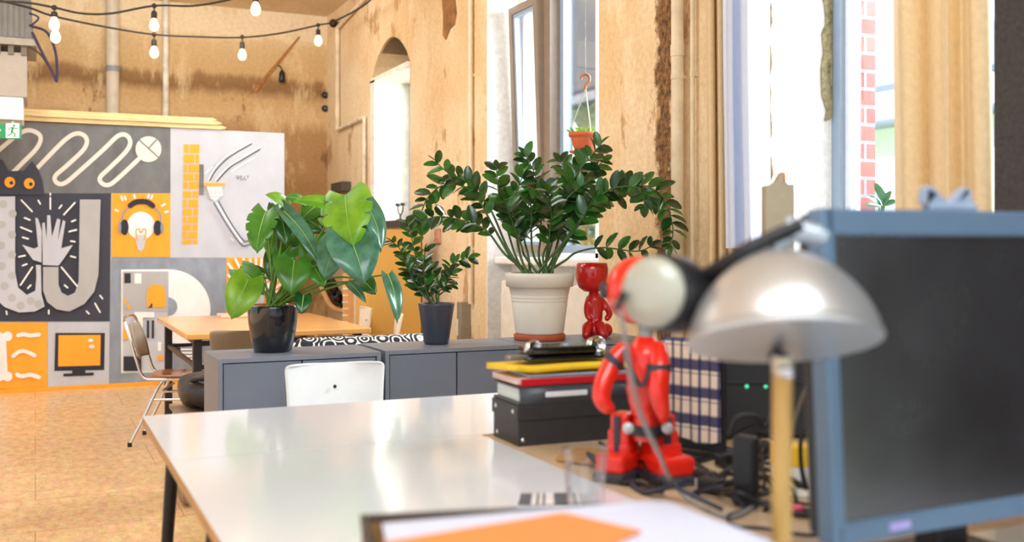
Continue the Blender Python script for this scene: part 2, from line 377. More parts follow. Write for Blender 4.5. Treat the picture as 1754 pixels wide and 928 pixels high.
# ------------------------------------------------------------------ outside
struct(MB().box((3.6, -10, -0.6), (60, 70, -0.5)), 'ground_outside', mat('lawn', (150, 190, 110), 0.9))
M_ren = mat('pale_render', (244, 244, 244), 0.8, noise=0.02); M_slate = mat('grey_slate', (226, 231, 235), 0.7, noise=0.04, stretch=(1, 1, 14), scale=3)
M_gut = mat('zinc_gutter', (110, 128, 140), 0.5)
def house(label, x, y0, y1, eave, ridge, dx):
    r = thing('neighbouring_house', label, 'house', (x, (y0+y1)/2, -0.5)); r['group'] = 'houses outside the windows'
    MB().box((x, y0, -0.5), (x+7, y1, eave)).build('wall', M_ren, r)
    MB().prism([(x-0.3, y0-0.2, eave), (x+dx, y0-0.2, ridge), (x+7.3, y0-0.2, eave)], (0, y1-y0+0.4, 0)).build('roof', M_slate, r)
    MB().tube([(x-0.33, y0-0.3, eave), (x-0.33, y1+0.3, eave)], 0.09, 8).build('gutter', M_gut, r)
    MB().box((x+dx-0.15, y0-0.25, ridge-0.05), (x+dx+0.15, y1+0.25, ridge+0.08)).build('ridge', M_gut, r)
    for k in range(3):
        yy = y0+(k+0.5)*(y1-y0)/3
        f = MB().box((x-0.04, yy-0.5, eave-2.2), (x, yy+0.5, eave-0.7)).build('window', M_frame_w, r)
        MB().box((x-0.05, yy-0.42, eave-2.1), (x-0.041, yy+0.42, eave-0.8)).build('pane', mat('pale_pane', (210, 222, 232), 0.1), f)
house('pale house with a slate roof outside the window by the monitor', 14, 9.5, 19, 3.4, 4.55, 2.4)
house('pale taller house far outside the window with the tilted sash', 15, 25, 33, 5.4, 6.6, 2.4)
def tree(label, x, y, h, r, seed, group='trees outside the windows'):
    rd = random.Random(seed)
    o = thing('leafy_tree', label, 'tree', (x, y, -0.5), group=group)
    MB().tube([(x, y, -0.5), (x+0.05, y, h*0.4), (x, y+0.1, h*0.8)], [0.12, 0.09, 0.03], 8).build('trunk', mat('bark', (120, 96, 72), 0.9), o)
    b = MB()
    for k in range(900):
        d = V((rd.gauss(0, 1), rd.gauss(0, 1), rd.gauss(0, 1))).normalized()*r*rd.uniform(0.4, 1)
        c = V((x, y, h*0.62)) + V((d.x, d.y, d.z*h*0.42/r))
        a = V((rd.gauss(0, 1), rd.gauss(0, 1), rd.gauss(0, 1))).normalized(); e = a.orthogonal().normalized()
        s = rd.uniform(0.06, 0.13)
        b.add([c-a*s, c+e*s*0.5, c+a*s, c-e*s*0.5], [(0, 1, 2, 3)])
    b.build('crown', mat('tree_leaf', (196, 224, 172), 0.6, noise=0.2, transl=0.4), o, recalc=False)
tree('tall narrow pale green tree outside the tilted window', 11.6, 21.2, 4.6, 0.8, 3)
tree('low bushy green tree outside below the hanging pot', 6.0, 10.5, 2.1, 0.9, 5)
# ------------------------------------------------------------------ painted partition in front of the far wall
YM = 9.72
K = {'dark': (58, 60, 72), 'grey': (112, 112, 112), 'mid': (140, 148, 158), 'light': (192, 194, 200), 'white': (240, 238, 234), 'cream': (228, 220, 206),
     'orange': (255, 166, 44), 'black': (40, 40, 50), 'pale': (176, 175, 173), 'dot': (176, 176, 174)}
KN = list(K); KM = [mat('paint_'+k, c, 0.75, noise=0.10 if k in ('grey', 'mid') else 0.03, scale=7 if k in ('grey', 'mid') else 5, stretch=(1, 1, 0.5)) for k, c in K.items()]
def mcr(x, y): return (x*500/928.0, 180+y*500/928.0)
class Paint:
    """paint on the partition face: shapes given in photo pixels, laid on the plane y = YM in ever closer coats of paint"""
    def __init__(s, tr=None): s.b = MB(); s.l = 0; s.tr = tr or (lambda x, y: (x, y))
    def pt(s, x, y): u, v = s.tr(x, y); return PY(u, v, YM-0.012-0.0012*s.l)
    def poly(s, pts, k):
        s.l += 1; s.b.add([s.pt(*p) for p in pts], [tuple(range(len(pts)))], KN.index(k)); return s
    def rect(s, x0, y0, x1, y1, k): return s.poly([(x0, y0), (x1, y0), (x1, y1), (x0, y1)], k)
    def ell(s, x, y, rx, ry, k, n=28, a0=0, a1=360):
        return s.poly([(x+rx*math.cos(math.radians(a0+(a1-a0)*i/n)), y+ry*math.sin(math.radians(a0+(a1-a0)*i/n))) for i in range(n if a1-a0 == 360 else n+1)], k)
    def stroke(s, pts, w_, k, smooth=True):
        s.l += 1
        p = [V((x, y, 0)) for x, y in pts]
        if smooth and len(p) > 2: p = cat_rom(p, 8)
        L = []; R = []
        for i, q in enumerate(p):
            tg = (p[min(i+1, len(p)-1)]-p[max(i-1, 0)]).normalized(); n_ = V((-tg.y, tg.x, 0))*w_/2
            L.append(q+n_); R.append(q-n_)
        vs = [s.pt(a.x, a.y) for a in L]+[s.pt(a.x, a.y) for a in R]; k_ = len(p)
        s.b.add(vs, [(i, i+1, k_+i+1, k_+i) for i in range(k_-1)], KN.index(k))
        s.l += 0.3
        for q in (p[0], p[-1]):
            s.b.add([s.pt(q.x+w_/2*math.cos(a*0.7854), q.y+w_/2*math.sin(a*0.7854)) for a in range(8)], [tuple(range(8))], KN.index(k))
        return s
    def board(s, quad, k):
        f = [PY(u, v, YM-0.010) for u, v in quad]; s.b.prism(f, (0, 0.010, 0), KN.index(k)); return s
    def build(s, label):
        o = s.b.build('painted_panel', KM, mural, recalc=False); o['label'] = label; return o
mr = PY(487, 228, YM); ml = PY(-300, 195, YM)
mural = thing('mural_partition', 'freestanding partition painted with an orange, grey and black letter mural', 'partition', (0.6, YM, 0))
mural['kind'] = 'thing'
zt = mr.z
MB().prism([(ml.x, YM, 0), (mr.x, YM, 0), (mr.x, YM, zt), (ml.x, YM, PY(-300, 195, YM).z)], (0, 0.11, 0)).build('board', mat('partition_white', (222, 222, 224), 0.7), mural)
BQ = lambda *a: [(a[i], a[i+1]) for i in range(0, 8, 2)]
# top band with the coiled pipe line
p = Paint(mcr); p.board(BQ(-150, 200, 292, 219, 292, 331, -150, 331), 'grey')
sq = [(-60, 195), (0, 140), (60, 92), (95, 80), (128, 98), (118, 135), (70, 185), (20, 235)]
p.stroke(sq, 14, 'cream')
p.stroke([(90, 230), (130, 188), (205, 112), (245, 90), (274, 104), (268, 138), (215, 190), (176, 225), (180, 246), (205, 248), (250, 212), (330, 140), (375, 98), (402, 96), (414, 118), (400, 148), (350, 198), (318, 230), (326, 250), (350, 252), (385, 224), (440, 172)], 14, 'cream')
p.ell(472, 140, 41, 41, 'cream', 40); p.stroke([(444, 112), (504, 166)], 4, 'grey'); p.stroke([(472, 138), (497, 110)], 4, 'grey')
p.build('dark grey panel with a cream coiled line ending in a ball')
# K panel
def kc(x, y): return (290+x*200/807.0, 215+y*230/928.0)
p = Paint(kc); p.board(BQ(292, 219, 487, 228, 487, 441, 292, 441), 'light')
rows = [(130, 192), (200, 260), (268, 325), (332, 382), (388, 440), (452, 502), (510, 568), (574, 622), (628, 676), (682, 726), (732, 782), (788, 820)]
for i, (a, c) in enumerate(rows):
    x0 = 100-i*1.0; x1 = 208-i*1.2; cut = (138, 178, 128, 172, 132, 158, 130, 165, 128, 160, 132, 165)[i]-i*0.6
    p.rect(x0, a, cut-4, c, 'orange'); p.l -= 1; p.rect(cut+4, a, x1, c, 'orange'); p.l -= 1
p.rect(206, 268, 238, 480, 'grey')
p.stroke([(280, 380), (330, 300), (420, 215), (570, 126)], 7, 'dark'); p.stroke([(330, 384), (420, 290), (500, 240), (625, 166)], 7, 'dark')
p.stroke([(270, 375), (320, 290), (400, 210), (560, 118)], 7, 'white'); p.stroke([(330, 275), (390, 215), (450, 182)], 9, 'white')
p.stroke([(322, 375), (400, 290), (500, 225), (660, 128)], 10, 'white'); p.stroke([(430, 318), (500, 270), (590, 222)], 8, 'white'); p.stroke([(250, 330), (298, 288)], 6, 'white')
p.poly([(258, 418), (360, 418), (372, 480), (318, 520), (285, 505)], 'white')
for a in (285, 312, 338): p.stroke([(a, 422), (a+10, 505)], 3, 'dot', False)
for a in (445, 470, 492): p.stroke([(266, a), (364, a-6)], 3, 'dot', False)
p.poly([(240, 394), (385, 398), (385, 416), (240, 418)], 'orange')
p.stroke([(308, 534), (400, 690), (490, 815), (525, 832), (570, 812)], 8, 'dark'); p.stroke([(340, 522), (430, 680), (510, 790), (540, 798), (570, 776)], 8, 'dark')
p.stroke([(326, 530), (410, 670), (500, 806)], 8, 'white'); p.stroke([(425, 775), (442, 795)], 6, 'white'); p.stroke([(575, 770), (612, 712)], 10, 'white')
# the small handwriting 93%
p.stroke([(478, 352), (466, 348), (462, 358), (472, 364), (480, 354), (476, 374)], 4, 'dark'); p.stroke([(486, 350), (500, 350), (492, 362), (502, 370), (490, 378)], 4, 'dark')
p.stroke([(508, 378), (522, 350)], 4, 'dark'); p.stroke([(524, 368), (530, 374), (524, 378)], 4, 'dark'); p.stroke([(538, 346), (546, 348), (540, 362)], 4, 'dark')
p.build('light grey panel with an orange brick column and hoop forming a letter K')
# cat and hand panel
p = Paint(mcr); p.board(BQ(-150, 331, 190, 331, 188, 550, -150, 551), 'dark')
p.l = 8; p.poly([(-200, 285), (-200, 230), (-30, 205), (-6, 175), (5, 172), (28, 210), (75, 208), (102, 178), (122, 205), (135, 240), (142, 285)], 'dark')
p.l += 8; p.ell(31, 245, 17, 17, 'orange'); p.ell(93, 249, 17, 17, 'orange'); p.l -= 1
p.ell(36, 247, 6, 6, 'black'); p.ell(98, 251, 6, 6, 'black')
p.poly([(-120, 292), (48, 290), (48, 530), (58, 580), (85, 603), (112, 590), (116, 545), (114, 508), (130, 508), (132, 600), (142, 640), (110, 656), (60, 659), (15, 642), (-20, 610), (-45, 560), (-120, 560)], 'light')
for x, y in ((10, 315), (40, 345), (5, 380), (38, 412), (4, 446), (38, 475), (6, 512), (38, 542), (14, 575), (38, 612), (66, 637), (97, 622), (122, 632), (-28, 350), (-28, 415), (-28, 480)): p.ell(x, y, 13, 13, 'dot', 18); p.l -= 1
p.l += 1
p.poly([(137, 514), (186, 514), (186, 570), (196, 596), (216, 606), (238, 596), (250, 560), (254, 300), (320, 300), (313, 540), (300, 592), (268, 632), (220, 656), (180, 649), (150, 626), (137, 590)], 'pale')
p.poly([(132, 500), (105, 492), (70, 443), (108, 456), (121, 450), (112, 358), (121, 360), (133, 400)], 'light')
p.poly([(136, 508), (134, 376), (142, 372), (148, 425), (150, 350), (160, 350), (165, 418), (182, 360), (192, 364), (184, 430), (200, 365), (208, 370), (195, 455), (232, 444), (200, 492), (186, 510)], 'light')
for a in (((68, 302), (102, 338)), ((160, 294), (160, 330)), ((238, 310), (203, 348)), ((78, 358), (95, 365)), ((66, 388), (100, 402)), ((72, 420), (90, 425)), ((60, 482), (80, 478)), ((72, 510), (85, 505)), ((65, 572), (103, 515)), ((88, 582), (98, 572)), ((195, 515), (245, 575)), ((205, 572), (215, 580)), ((225, 480), (240, 484)), ((220, 402), (243, 396)), ((228, 370), (240, 365)), ((225, 432), (238, 434)), ((302, 630), (318, 658)), ((318, 605), (326, 615)), ((275, 655), (283, 663)), ((155, 652), (155, 663)), ((20, 655), (22, 665)), ((188, 328), (196, 318)), ((122, 303), (128, 314)), ((160, 280), (160, 286))):
    p.stroke(a, 5, 'white', False); p.l -= 1
p.build('black panel with a cat above a dotted letter U and raised hand')
# bulb with headphones
p = Paint(mcr); p.board(BQ(192, 331, 292, 331, 292, 440, 191, 440), 'orange')
p.ell(448, 383, 44, 44, 'white', 36); p.poly([(428, 412), (468, 412), (457, 455), (448, 464), (438, 460)], 'light')
p.stroke([(438, 430), (432, 400), (442, 394), (448, 406), (456, 394), (464, 400), (457, 430)], 4, 'orange')
p.stroke([(386, 378), (392, 345), (410, 322)], 5, 'mid'); p.stroke([(511, 382), (508, 345), (490, 324)], 5, 'mid')
p.stroke([(414, 319), (430, 309), (450, 306), (470, 309), (486, 320)], 17, 'black')
p.ell(396, 388, 13, 25, 'black'); p.ell(501, 390, 13, 24, 'black'); p.ell(381, 388, 5, 18, 'mid'); p.ell(515, 390, 5, 18, 'mid')
for x, y, dx, dy in ((390, 302, -5, -12), (428, 295, -1, -10), (480, 297, 5, -10), (515, 320, 9, -5), (376, 337, -9, -4), (525, 340, 9, -2), (400, 300, -4, -10), (470, 294, 3, -9)): p.stroke([(x, y), (x+dx, y+dy)], 6, 'white', False); p.l -= 1
p.build('orange panel with a white light bulb wearing headphones')
# grey panel with the letter D
def dc(x, y): return (180+x*300/1160.0, 430+y*240/928.0)
p = Paint(dc); p.board(BQ(191, 441, 388, 441, 388, 656, 187, 659), 'mid')
half = [(420+278*math.sin(math.pi*i/30), 385-265*math.cos(math.pi*i/30)) for i in range(31)]
p.poly([(106, 122)]+half+[(420, 800), (106, 808)], 'white')
half = [(420+265*math.sin(math.pi*i/30), 385-252*math.cos(math.pi*i/30)) for i in range(31)]
p.poly(half, 'white'); p.rect(118, 134, 420, 795, 'light')
p.poly([(415+64*math.sin(math.pi*i/20), 368-62*math.cos(math.pi*i/20)) for i in range(21)], 'mid')
p.rect(118, 134, 240, 420, 'pale'); p.rect(240, 134, 418, 400, 'pale')
p.rect(128, 146, 170, 212, 'black'); p.rect(195, 148, 240, 215, 'white')
p.poly([(276, 372), (276, 275), (284, 245), (305, 225), (338, 216), (370, 226), (392, 246), (400, 275), (400, 372)], 'orange')
p.poly([(282, 376), (300, 360), (304, 344), (314, 350), (312, 374)], 'black')
p.ell(131, 332, 12, 18, 'orange'); p.ell(159, 371, 11, 18, 'orange'); p.rect(120, 512, 170, 585, 'orange'); p.rect(195, 402, 326, 440, 'white'); p.rect(195, 440, 250, 660, 'white')
p.rect(276, 458, 292, 575, 'black'); p.rect(308, 458, 324, 578, 'black'); p.rect(122, 697, 240, 792, 'black'); p.rect(348, 688, 385, 722, 'orange'); p.rect(350, 600, 372, 660, 'white')
for k in range(6): p.rect(430+k*26, 600+k*22, 620, 612+k*22, 'white')
p.poly([(440, 610), (470, 610), (470, 635), (500, 635), (500, 690), (470, 690), (470, 660), (440, 660)], 'black')
p.build('grey panel with a pale letter D, arch and little building')
# sunburst
p = Paint(); p.board(BQ(388, 441, 487, 441, 487, 648, 388, 656), 'orange')
for k in range(30):
    a = math.radians(k*12+4); c0 = (440, 505); r0 = 26 if k % 2 else 34; r1 = 90
    e = (c0[0]+r1*math.cos(a), c0[1]+r1*1.3*math.sin(a))
    sx = min(1, (484-c0[0])/(e[0]-c0[0]) if e[0] > 484 else 1, (c0[0]-391)/(c0[0]-e[0]) if e[0] < 391 else 1, (c0[1]-444)/(c0[1]-e[1]) if e[1] < 444 else 1)
    p.stroke([(c0[0]+r0*math.cos(a), c0[1]+r0*math.sin(a)), (c0[0]+(e[0]-c0[0])*sx, c0[1]+(e[1]-c0[1])*sx)], 4, 'white', False); p.l -= 1
p.rect(442, 463, 458, 478, 'light'); p.rect(448, 484, 462, 500, 'white'); p.rect(436, 500, 452, 520, 'light')
p.build('orange panel with white sun rays behind the large leaves')
# bones and screen panels
def gc(x, y): return (x*210/1218.0, 530+y*160/928.0)
p = Paint(gc); p.board(BQ(-150, 553, 81, 552, 81, 664, -150, 670), 'orange')
p.rect(-300, 300, 62, 650, 'white'); p.ell(75, 265, 48, 48, 'white'); p.ell(-10, 275, 55, 50, 'white'); p.ell(75, 665, 48, 48, 'white'); p.ell(0, 660, 50, 50, 'white'); p.poly([(40, 300), (62, 330), (75, 620), (30, 640)], 'white')
p.stroke([(180, 258), (235, 246), (300, 258), (385, 248)], 40, 'white'); p.stroke([(130, 462), (190, 420), (250, 415), (345, 455)], 38, 'white'); p.stroke([(170, 645), (215, 662), (300, 648), (385, 672)], 42, 'white')
p.build('orange panel with white bone shapes and three wavy strokes')
p = Paint(gc); p.board(BQ(82, 552, 187, 551, 187, 659, 82, 664), 'light')
p.poly([(550, 232), (1042, 232), (1035, 600), (540, 610)], 'black'); p.poly([(582, 255), (1000, 252), (995, 555), (578, 565)], 'orange')
p.poly([(720, 590), (845, 590), (850, 640), (715, 645)], 'black'); p.stroke([(640, 650), (920, 640)], 28, 'black', False)
p.ell(900, 306, 26, 16, 'white'); p.ell(912, 366, 30, 20, 'cream')
p.build('light grey panel with a black computer screen painted orange inside')
# orange skirting line and the timber on top
MB().box((ml.x, YM-0.03, 0), (PY(388, 656, YM).x, YM-0.013, 0.035)).build('kickboard', KM[KN.index('orange')], mural)
M_tim = mat('raw_timber', (236, 204, 146), 0.6, noise=0.12, scale=5, stretch=(1, 6, 12))
zb = zt+0.004
zl = PY(0, 213, YM).z
for i, (u1, dz, th, yy) in enumerate(((388, 0.004, 0.035, 0.0), (380, 0.042, 0.03, -0.02), (372, 0.075, 0.032, 0.02))):
    x1 = PY(u1, 200, YM).x
    z0 = zt+dz
    b = MB().prism([(ml.x+0.2, YM-0.03+yy, z0), (x1-0.06, YM-0.03+yy, z0), (x1, YM-0.03+yy, z0+th*0.5), (x1-0.04, YM-0.03+yy, z0+th), (ml.x+0.2, YM-0.03+yy, z0+th)], (0, 0.16, 0))
    tag(b.build('timber_plank', M_tim), ['raw timber plank lying directly on top of the mural partition', 'middle raw timber plank stacked above the mural partition', 'topmost raw timber plank stacked above the mural partition'][i], 'plank', 'timber planks on the partition')
# ------------------------------------------------------------------ pipes, cables, string lights, heater, sign
M_pipe = mat('pipe_cream', (226, 206, 172), 0.5, noise=0.08, scale=6); M_pipew = mat('pipe_white', (232, 220, 200), 0.5, noise=0.12, scale=9)
M_blk = mat('black_plastic', (26, 26, 30), 0.4); M_steel = mat('brushed_steel', (150, 150, 152), 0.35, 0.9)
M_chrome = mat('chrome', (215, 215, 218), 0.12, 1.0, noise=0.01)
def vpipe(name, label, u, r, mt, plane, z0, z1, joint=None, cat='pipe'):
    p = PY(u, 150, YF) if plane == 'far' else PX(u, 150, XW)
    x, y = (p.x, p.y-r-0.015) if plane == 'far' else (p.x-r-0.012, p.y)
    o = thing(name, label, cat, (x, y, z0))
    MB().tube([(x, y, z0), (x, y, z1)], r, 20).build('pipe_run', mt, o)
    if joint:
        for v in joint:
            z = (PY(u, v, YF) if plane == 'far' else PX(u, v, XW)).z
            MB().tube([(x, y, z-0.028), (x, y, z+0.028)], r*1.12, 20).build('joint_band', mat('joint_grey', (150, 150, 150), 0.5) if plane == 'far' else mt, o)
    for z in (z0+0.4, (z0+z1)/2+0.2):
        b = MB().tube([(x, y, z-0.012), (x, y, z+0.012)], r*1.1, 16)
        b.box((x-0.01, y-0.01, z-0.01), (x+0.01, YF+0.01, z+0.01)) if plane == 'far' else b.box((x-0.01, y-0.01, z-0.01), (XW+0.01, y+0.01, z+0.01))
        b.build('wall_clip', mt, o)
    return o
vpipe('drain_pipe', 'thick pale drain pipe with a grey joint band on the far wall', 192, 0.062, mat('pipe_pale', (216, 202, 178), 0.5, noise=0.04), 'far', 0.0, ZC, (120,))
vpipe('heating_pipe', 'thin paint-spattered white pipe on the far wall beside the drain pipe', 283, 0.030, M_pipew, 'far', 0.0, ZC)
vpipe('drain_pipe', 'thick cream pipe running up the window wall beside the first beige curtain', 1173, 0.031, M_pipe, 'win', 0.0, ZC, (88,))
vpipe('heating_pipe', 'thin cream pipe between the thick pipe and the beige curtain', 1193, 0.011, M_pipe, 'win', 0.0, ZC)
vpipe('cable_conduit', 'thin cream conduit running down the plaster to a grey box', 812, 0.017, M_pipe, 'win', PX(812, 520, XW).z, ZC, cat='conduit')
q = PX(803, 585, XW); q1 = PX(803, 517, XW)
r = thing('junction_box', 'tall grey metal junction box at the foot of the conduit', 'junction box', (XW-0.04, q.y, q.z))
MB().rbox((XW-0.04, q.y-0.0, (q.z+q1.z)/2), (0.08, 0.085, q1.z-q.z), 0.006).build('housing', mat('galvanised', (150, 142, 126), 0.5, 0.3), r)
MB().rbox((XW-0.0825, q.y+0.02, (q.z+q1.z)/2-0.04), (0.005, 0.03, 0.12), 0.002).build('cover_strip', mat('pale_strip', (226, 220, 208), 0.5), r)
# conduit that runs along the ceiling edge, down the corner, across and down to the ochre board
c0 = PX(640, -20, XW-0.03); c1 = PX(578, 48, XW-0.03); c2 = PX(578, 222, XW-0.03); c3 = PX(624, 208, XW-0.03); c4 = PX(627, 470, XW-0.03)
tag(MB().tube([c0, c1], 0.022, 10).tube([c1, c2], 0.026, 10).build('cable_conduit', M_pipe), 'cream conduit from the ceiling edge down the far corner', 'conduit')
tag(MB().tube([c2, V((c3.x, c3.y, c2.z+0.02))], 0.018, 10).tube([V((c3.x, c3.y, c2.z+0.02)), V((c3.x, c3.y, c4.z))], 0.018, 10).build('cable_conduit', M_pipew), 'white bent conduit beside the white niche lining', 'conduit')
q = PX(592, 321, XW)
tag(MB().rbox((XW-0.05, q.y, q.z), (0.1, 0.42, 0.10), 0.006).build('switch_box', mat('brown_grey', (84, 74, 66), 0.6)), 'flat dark brown box on the window wall near the far corner', 'box')
for v, l in ((163, 'upper small black round socket on the far wall by the corner'), (186, 'lower small black round socket on the far wall by the corner')):
    q = PY(556, v, YF)
    o = thing('wall_socket', l, 'socket', (q.x, YF, q.z), group='sockets by the corner')
    M = orient((q.x, YF-0.002, q.z), (0, -1, 0))
    MB().lathe([(0.035, 0), (0.035, 0.02), (0.026, 0.03), (0.022, 0.02), (0, 0.02)], M, 20).build('socket_face', M_blk, o)
    MB().lathe([(0.018, 0.021), (0.012, 0.034), (0, 0.034)], M, 14).build('socket_plug', mat('grey_plastic', (96, 92, 90), 0.5), o)
q = PX(752, 404, XW)
o = thing('light_switch', 'small reddish plate on the plaster between the plants', 'switch', (XW, q.y, q.z))
MB().rbox((XW-0.012, q.y, q.z), (0.024, 0.10, 0.12), 0.006).build('switch_plate', mat('plate_rose', (206, 150, 120), 0.5, noise=0.15), o)
MB().rbox((XW-0.027, q.y, q.z), (0.008, 0.05, 0.06), 0.003).build('rocker', mat('plate_rose', (206, 150, 120)), o)

# heater unit, top left
hx1 = -0.05; hy = 8.7
o = thing('ventilation_unit', 'grey finned ventilation unit over a plain grey duct, hung from the ceiling', 'ventilation unit', (-0.6, hy, 2.0))
zt_ = PY(30, 78, hy).z; zb_ = PY(30, 165, hy).z; zw_ = PY(30, 205, hy).z
xr = PY(58, 78, hy).x; xr2 = PY(46, 120, hy).x
b = MB()
b.prism([(-1.4, hy, zt_+0.05), (xr, hy, zt_+0.05), (xr-0.06, hy, ZC), (-1.4, hy, ZC)], (0, 0.7, 0))
for k in range(34):
    x = -1.38+k*(xr+1.33)/34
    b.box((x, hy-0.012, zt_+0.06), (x+0.02, hy, ZC))
b.build('finned_housing', mat('fin_grey', (112, 108, 98), 0.5, 0.2, noise=0.15, scale=3), o)
MB().box((-1.42, hy-0.04, zt_), (xr+0.02, hy+0.7, zt_+0.05)).build('lower_rail', mat('rail_grey', (168, 158, 140), 0.5), o)
MB().box((-1.4, hy+0.02, zb_), (xr2, hy+0.6, zt_-0.05)).build('duct', mat('duct_grey', (176, 164, 146), 0.5, noise=0.03), o)
for k in range(14): MB().box((xr2-0.04-k*0.09, hy+0.0, zt_-0.07), (xr2-k*0.09, hy+0.03, zt_)).build('vent_tooth', mat('vent_dark', (120, 106, 86), 0.6), o)
MB().rbox((-0.75, hy+0.25, (zb_+zw_)/2), (2*(PY(40, 180, hy).x+0.75), 0.45, zb_-zw_-0.002), 0.01).build('white_tray', mat('tray_white', (236, 236, 236), 0.4), o)
cab = mat('purple_cable', (50, 34, 74), 0.5); kn = PY(97, 140, hy-0.05)
for i, (l, pts) in enumerate((('thick purple cable hanging straight from the ventilation unit', [(55, 55), (72, 90), (90, 125), (97, 140)]),
        ('purple cable looping outwards beside the ventilation unit', [(54, 45), (80, 55), (94, 85), (98, 120), (97, 141)]),
        ('dark cable sagging under the ventilation unit to the cable knot', [(48, 79), (68, 92), (86, 118), (96, 140)]),
        ('short loop of purple cable at the top of the ventilation unit', [(50, 22), (66, 30), (58, 40), (50, 44)]))):
    tag(MB().tube(cat_rom([PY(u, v, hy-0.05+0.01*i) for u, v in pts], 8), 0.010 if i in (0, 1) else 0.007, 8).build('hanging_cable', cab if i != 2 else mat('dark_cable', (58, 46, 46), 0.5)), l, 'cable', 'cables by the ventilation unit')
# exit sign
ye = 8.75
a0, a1 = PY(-40, 209, ye), PY(37, 238, ye)
o = thing('exit_sign', 'green and white emergency exit sign with a running figure below the ventilation unit', 'sign', (0.5*(a0.x+a1.x), ye, a1.z))
G = mat('sign_green', (0, 140, 72), 0.4, noise=0.01, emit=0.12); W = mat('sign_white', (238, 246, 226), 0.4, noise=0.01, emit=0.25)
MB().box((a0.x, ye, a1.z), (a1.x, ye+0.05, a0.z)).build('sign_body', G, o)
MB().box((a0.x+0.05, ye+0.015, a0.z), (a0.x+0.07, ye+0.03, zw_+0.02)).box((a1.x-0.07, ye+0.015, a0.z), (a1.x-0.05, ye+0.03, zw_+0.02)).build('hanger', M_steel, o)
def sg(u, v, l=1): return PY(u, v, ye-0.002*l)
b = MB()
b.add([sg(10, 211), sg(33, 211), sg(33, 236), sg(10, 236)], [(0, 1, 2, 3)], 0)
b.add([sg(-28, 218), sg(-12, 218), sg(-12, 212), sg(2, 223), sg(-12, 234), sg(-12, 228), sg(-28, 228)], [tuple(range(7))], 0)
b.build('white_symbols', [W], o, recalc=False)
b = MB()
def st(pts, w_):
    for (x0, y0), (x1, y1) in zip(pts[:-1], pts[1:]):
        dx, dy = x1-x0, y1-y0; L = math.hypot(dx, dy); nx, ny = -dy/L*w_/2, dx/L*w_/2
        b.add([sg(x0+nx, y0+ny, 2), sg(x1+nx, y1+ny, 2), sg(x1-nx, y1-ny, 2), sg(x0-nx, y0-ny, 2)], [(0, 1, 2, 3)])
b.add([sg(24+2.3*math.cos(k*0.63), 215+2.3*math.sin(k*0.63), 2) for k in range(10)], [tuple(range(10))])
st([(22, 218), (20, 226)], 4); st([(22, 218), (28, 221), (31, 219)], 1.8); st([(21, 218), (16, 219), (14, 224)], 1.8)
st([(20, 226), (26, 229), (25, 235)], 2.2); st([(20, 226), (17, 231), (12, 232)], 2.2)
b.build('running_figure', G, o, recalc=False)

# string lights
M_cord = mat('light_cord', (46, 38, 32), 0.6); M_bulb = mat('warm_bulb', (255, 226, 178), 0.3, emit=5.0, noise=0.0)
def socket_bulb(root, top, hang, bulb=True):
    b = MB().tube([top, top-V((0, 0, hang*0.4))], 0.006, 6)
    b.tube([top-V((0, 0, hang*0.4)), top-V((0, 0, hang*0.55)), top-V((0, 0, hang))], [0.014, 0.022, 0.022], 12)
    b.ball(top, 0.020, n=10)
    s = b.build('bulb_socket', M_cord, root)
    if bulb:
        c = top-V((0, 0, hang))
        MB().lathe([(0.016, 0.0), (0.03, -0.03), (0.036, -0.055), (0.030, -0.08), (0.015, -0.094), (0, -0.097)], c, 16).build('bulb', M_bulb, s)
def string(label, pts, bulbs):
    w_ = [P(*p) for p in pts]
    o = thing('string_light', label, 'string light', w_[0], group='string lights under the ceiling')
    MB().tube(cat_rom(w_, 10), 0.0085, 6).build('cord', M_cord, o)
    for u, v, d, hg in bulbs: socket_bulb(o, P(u, v, d), hg)
string('lower dark string light cord sagging across the room to the corner hook', [(-40, -8, 7.3), (45, 12, 7.4), (93, 28, 7.6), (180, 46, 8.2), (264, 59, 8.6), (340, 63, 8.8), (415, 64, 9.1), (480, 57, 9.4), (545, 43, 9.8), (571, 37, 10.0), (625, 8, 9.2), (660, -30, 8.5)],
       [(95, 28, 7.6, 0.10), (264, 59, 8.6, 0.10), (415, 63, 9.1, 0.11), (545, 43, 9.8, 0.10)])
string('upper dark string light cord with three bulbs running out at the ceiling', [(-40, 2, 7.2), (40, 4, 7.3), (93, 13, 7.4), (140, 23, 8.0), (190, 23, 8.0), (264, 10, 8.0), (330, 10, 7.9), (390, 0, 7.7), (450, -18, 7.4)],
       [(93, 13, 7.4, 0.07), (264, 10, 8.0, 0.10), (438, -15, 7.45, 0.08)])
q = PX(571, 40, XW-0.06)
o = thing('cord_hook', 'round black hook holding the string light in the corner', 'hook', q)
MB().ball(q, 0.045, n=14).build('hook_ball', M_blk, o)
MB().tube([q, (XW+0.01, q.y, q.z)], 0.015, 8).build('hook_pin', M_blk, o)
q = PY(483, 118, YF-0.05)
o = thing('empty_lamp_socket', 'empty black bulb socket dangling in front of the far wall', 'lamp socket', q)
MB().tube(cat_rom([PY(476, 112, YF-0.002), PY(480, 114, YF-0.05), PY(483, 120, YF-0.06)], 5), 0.006, 6).build('wire', M_cord, o)
MB().lathe([(0.012, 0), (0.03, -0.03), (0.034, -0.11), (0.028, -0.13), (0, -0.13)], PY(483, 120, YF-0.06), 14).build('socket', M_blk, o)
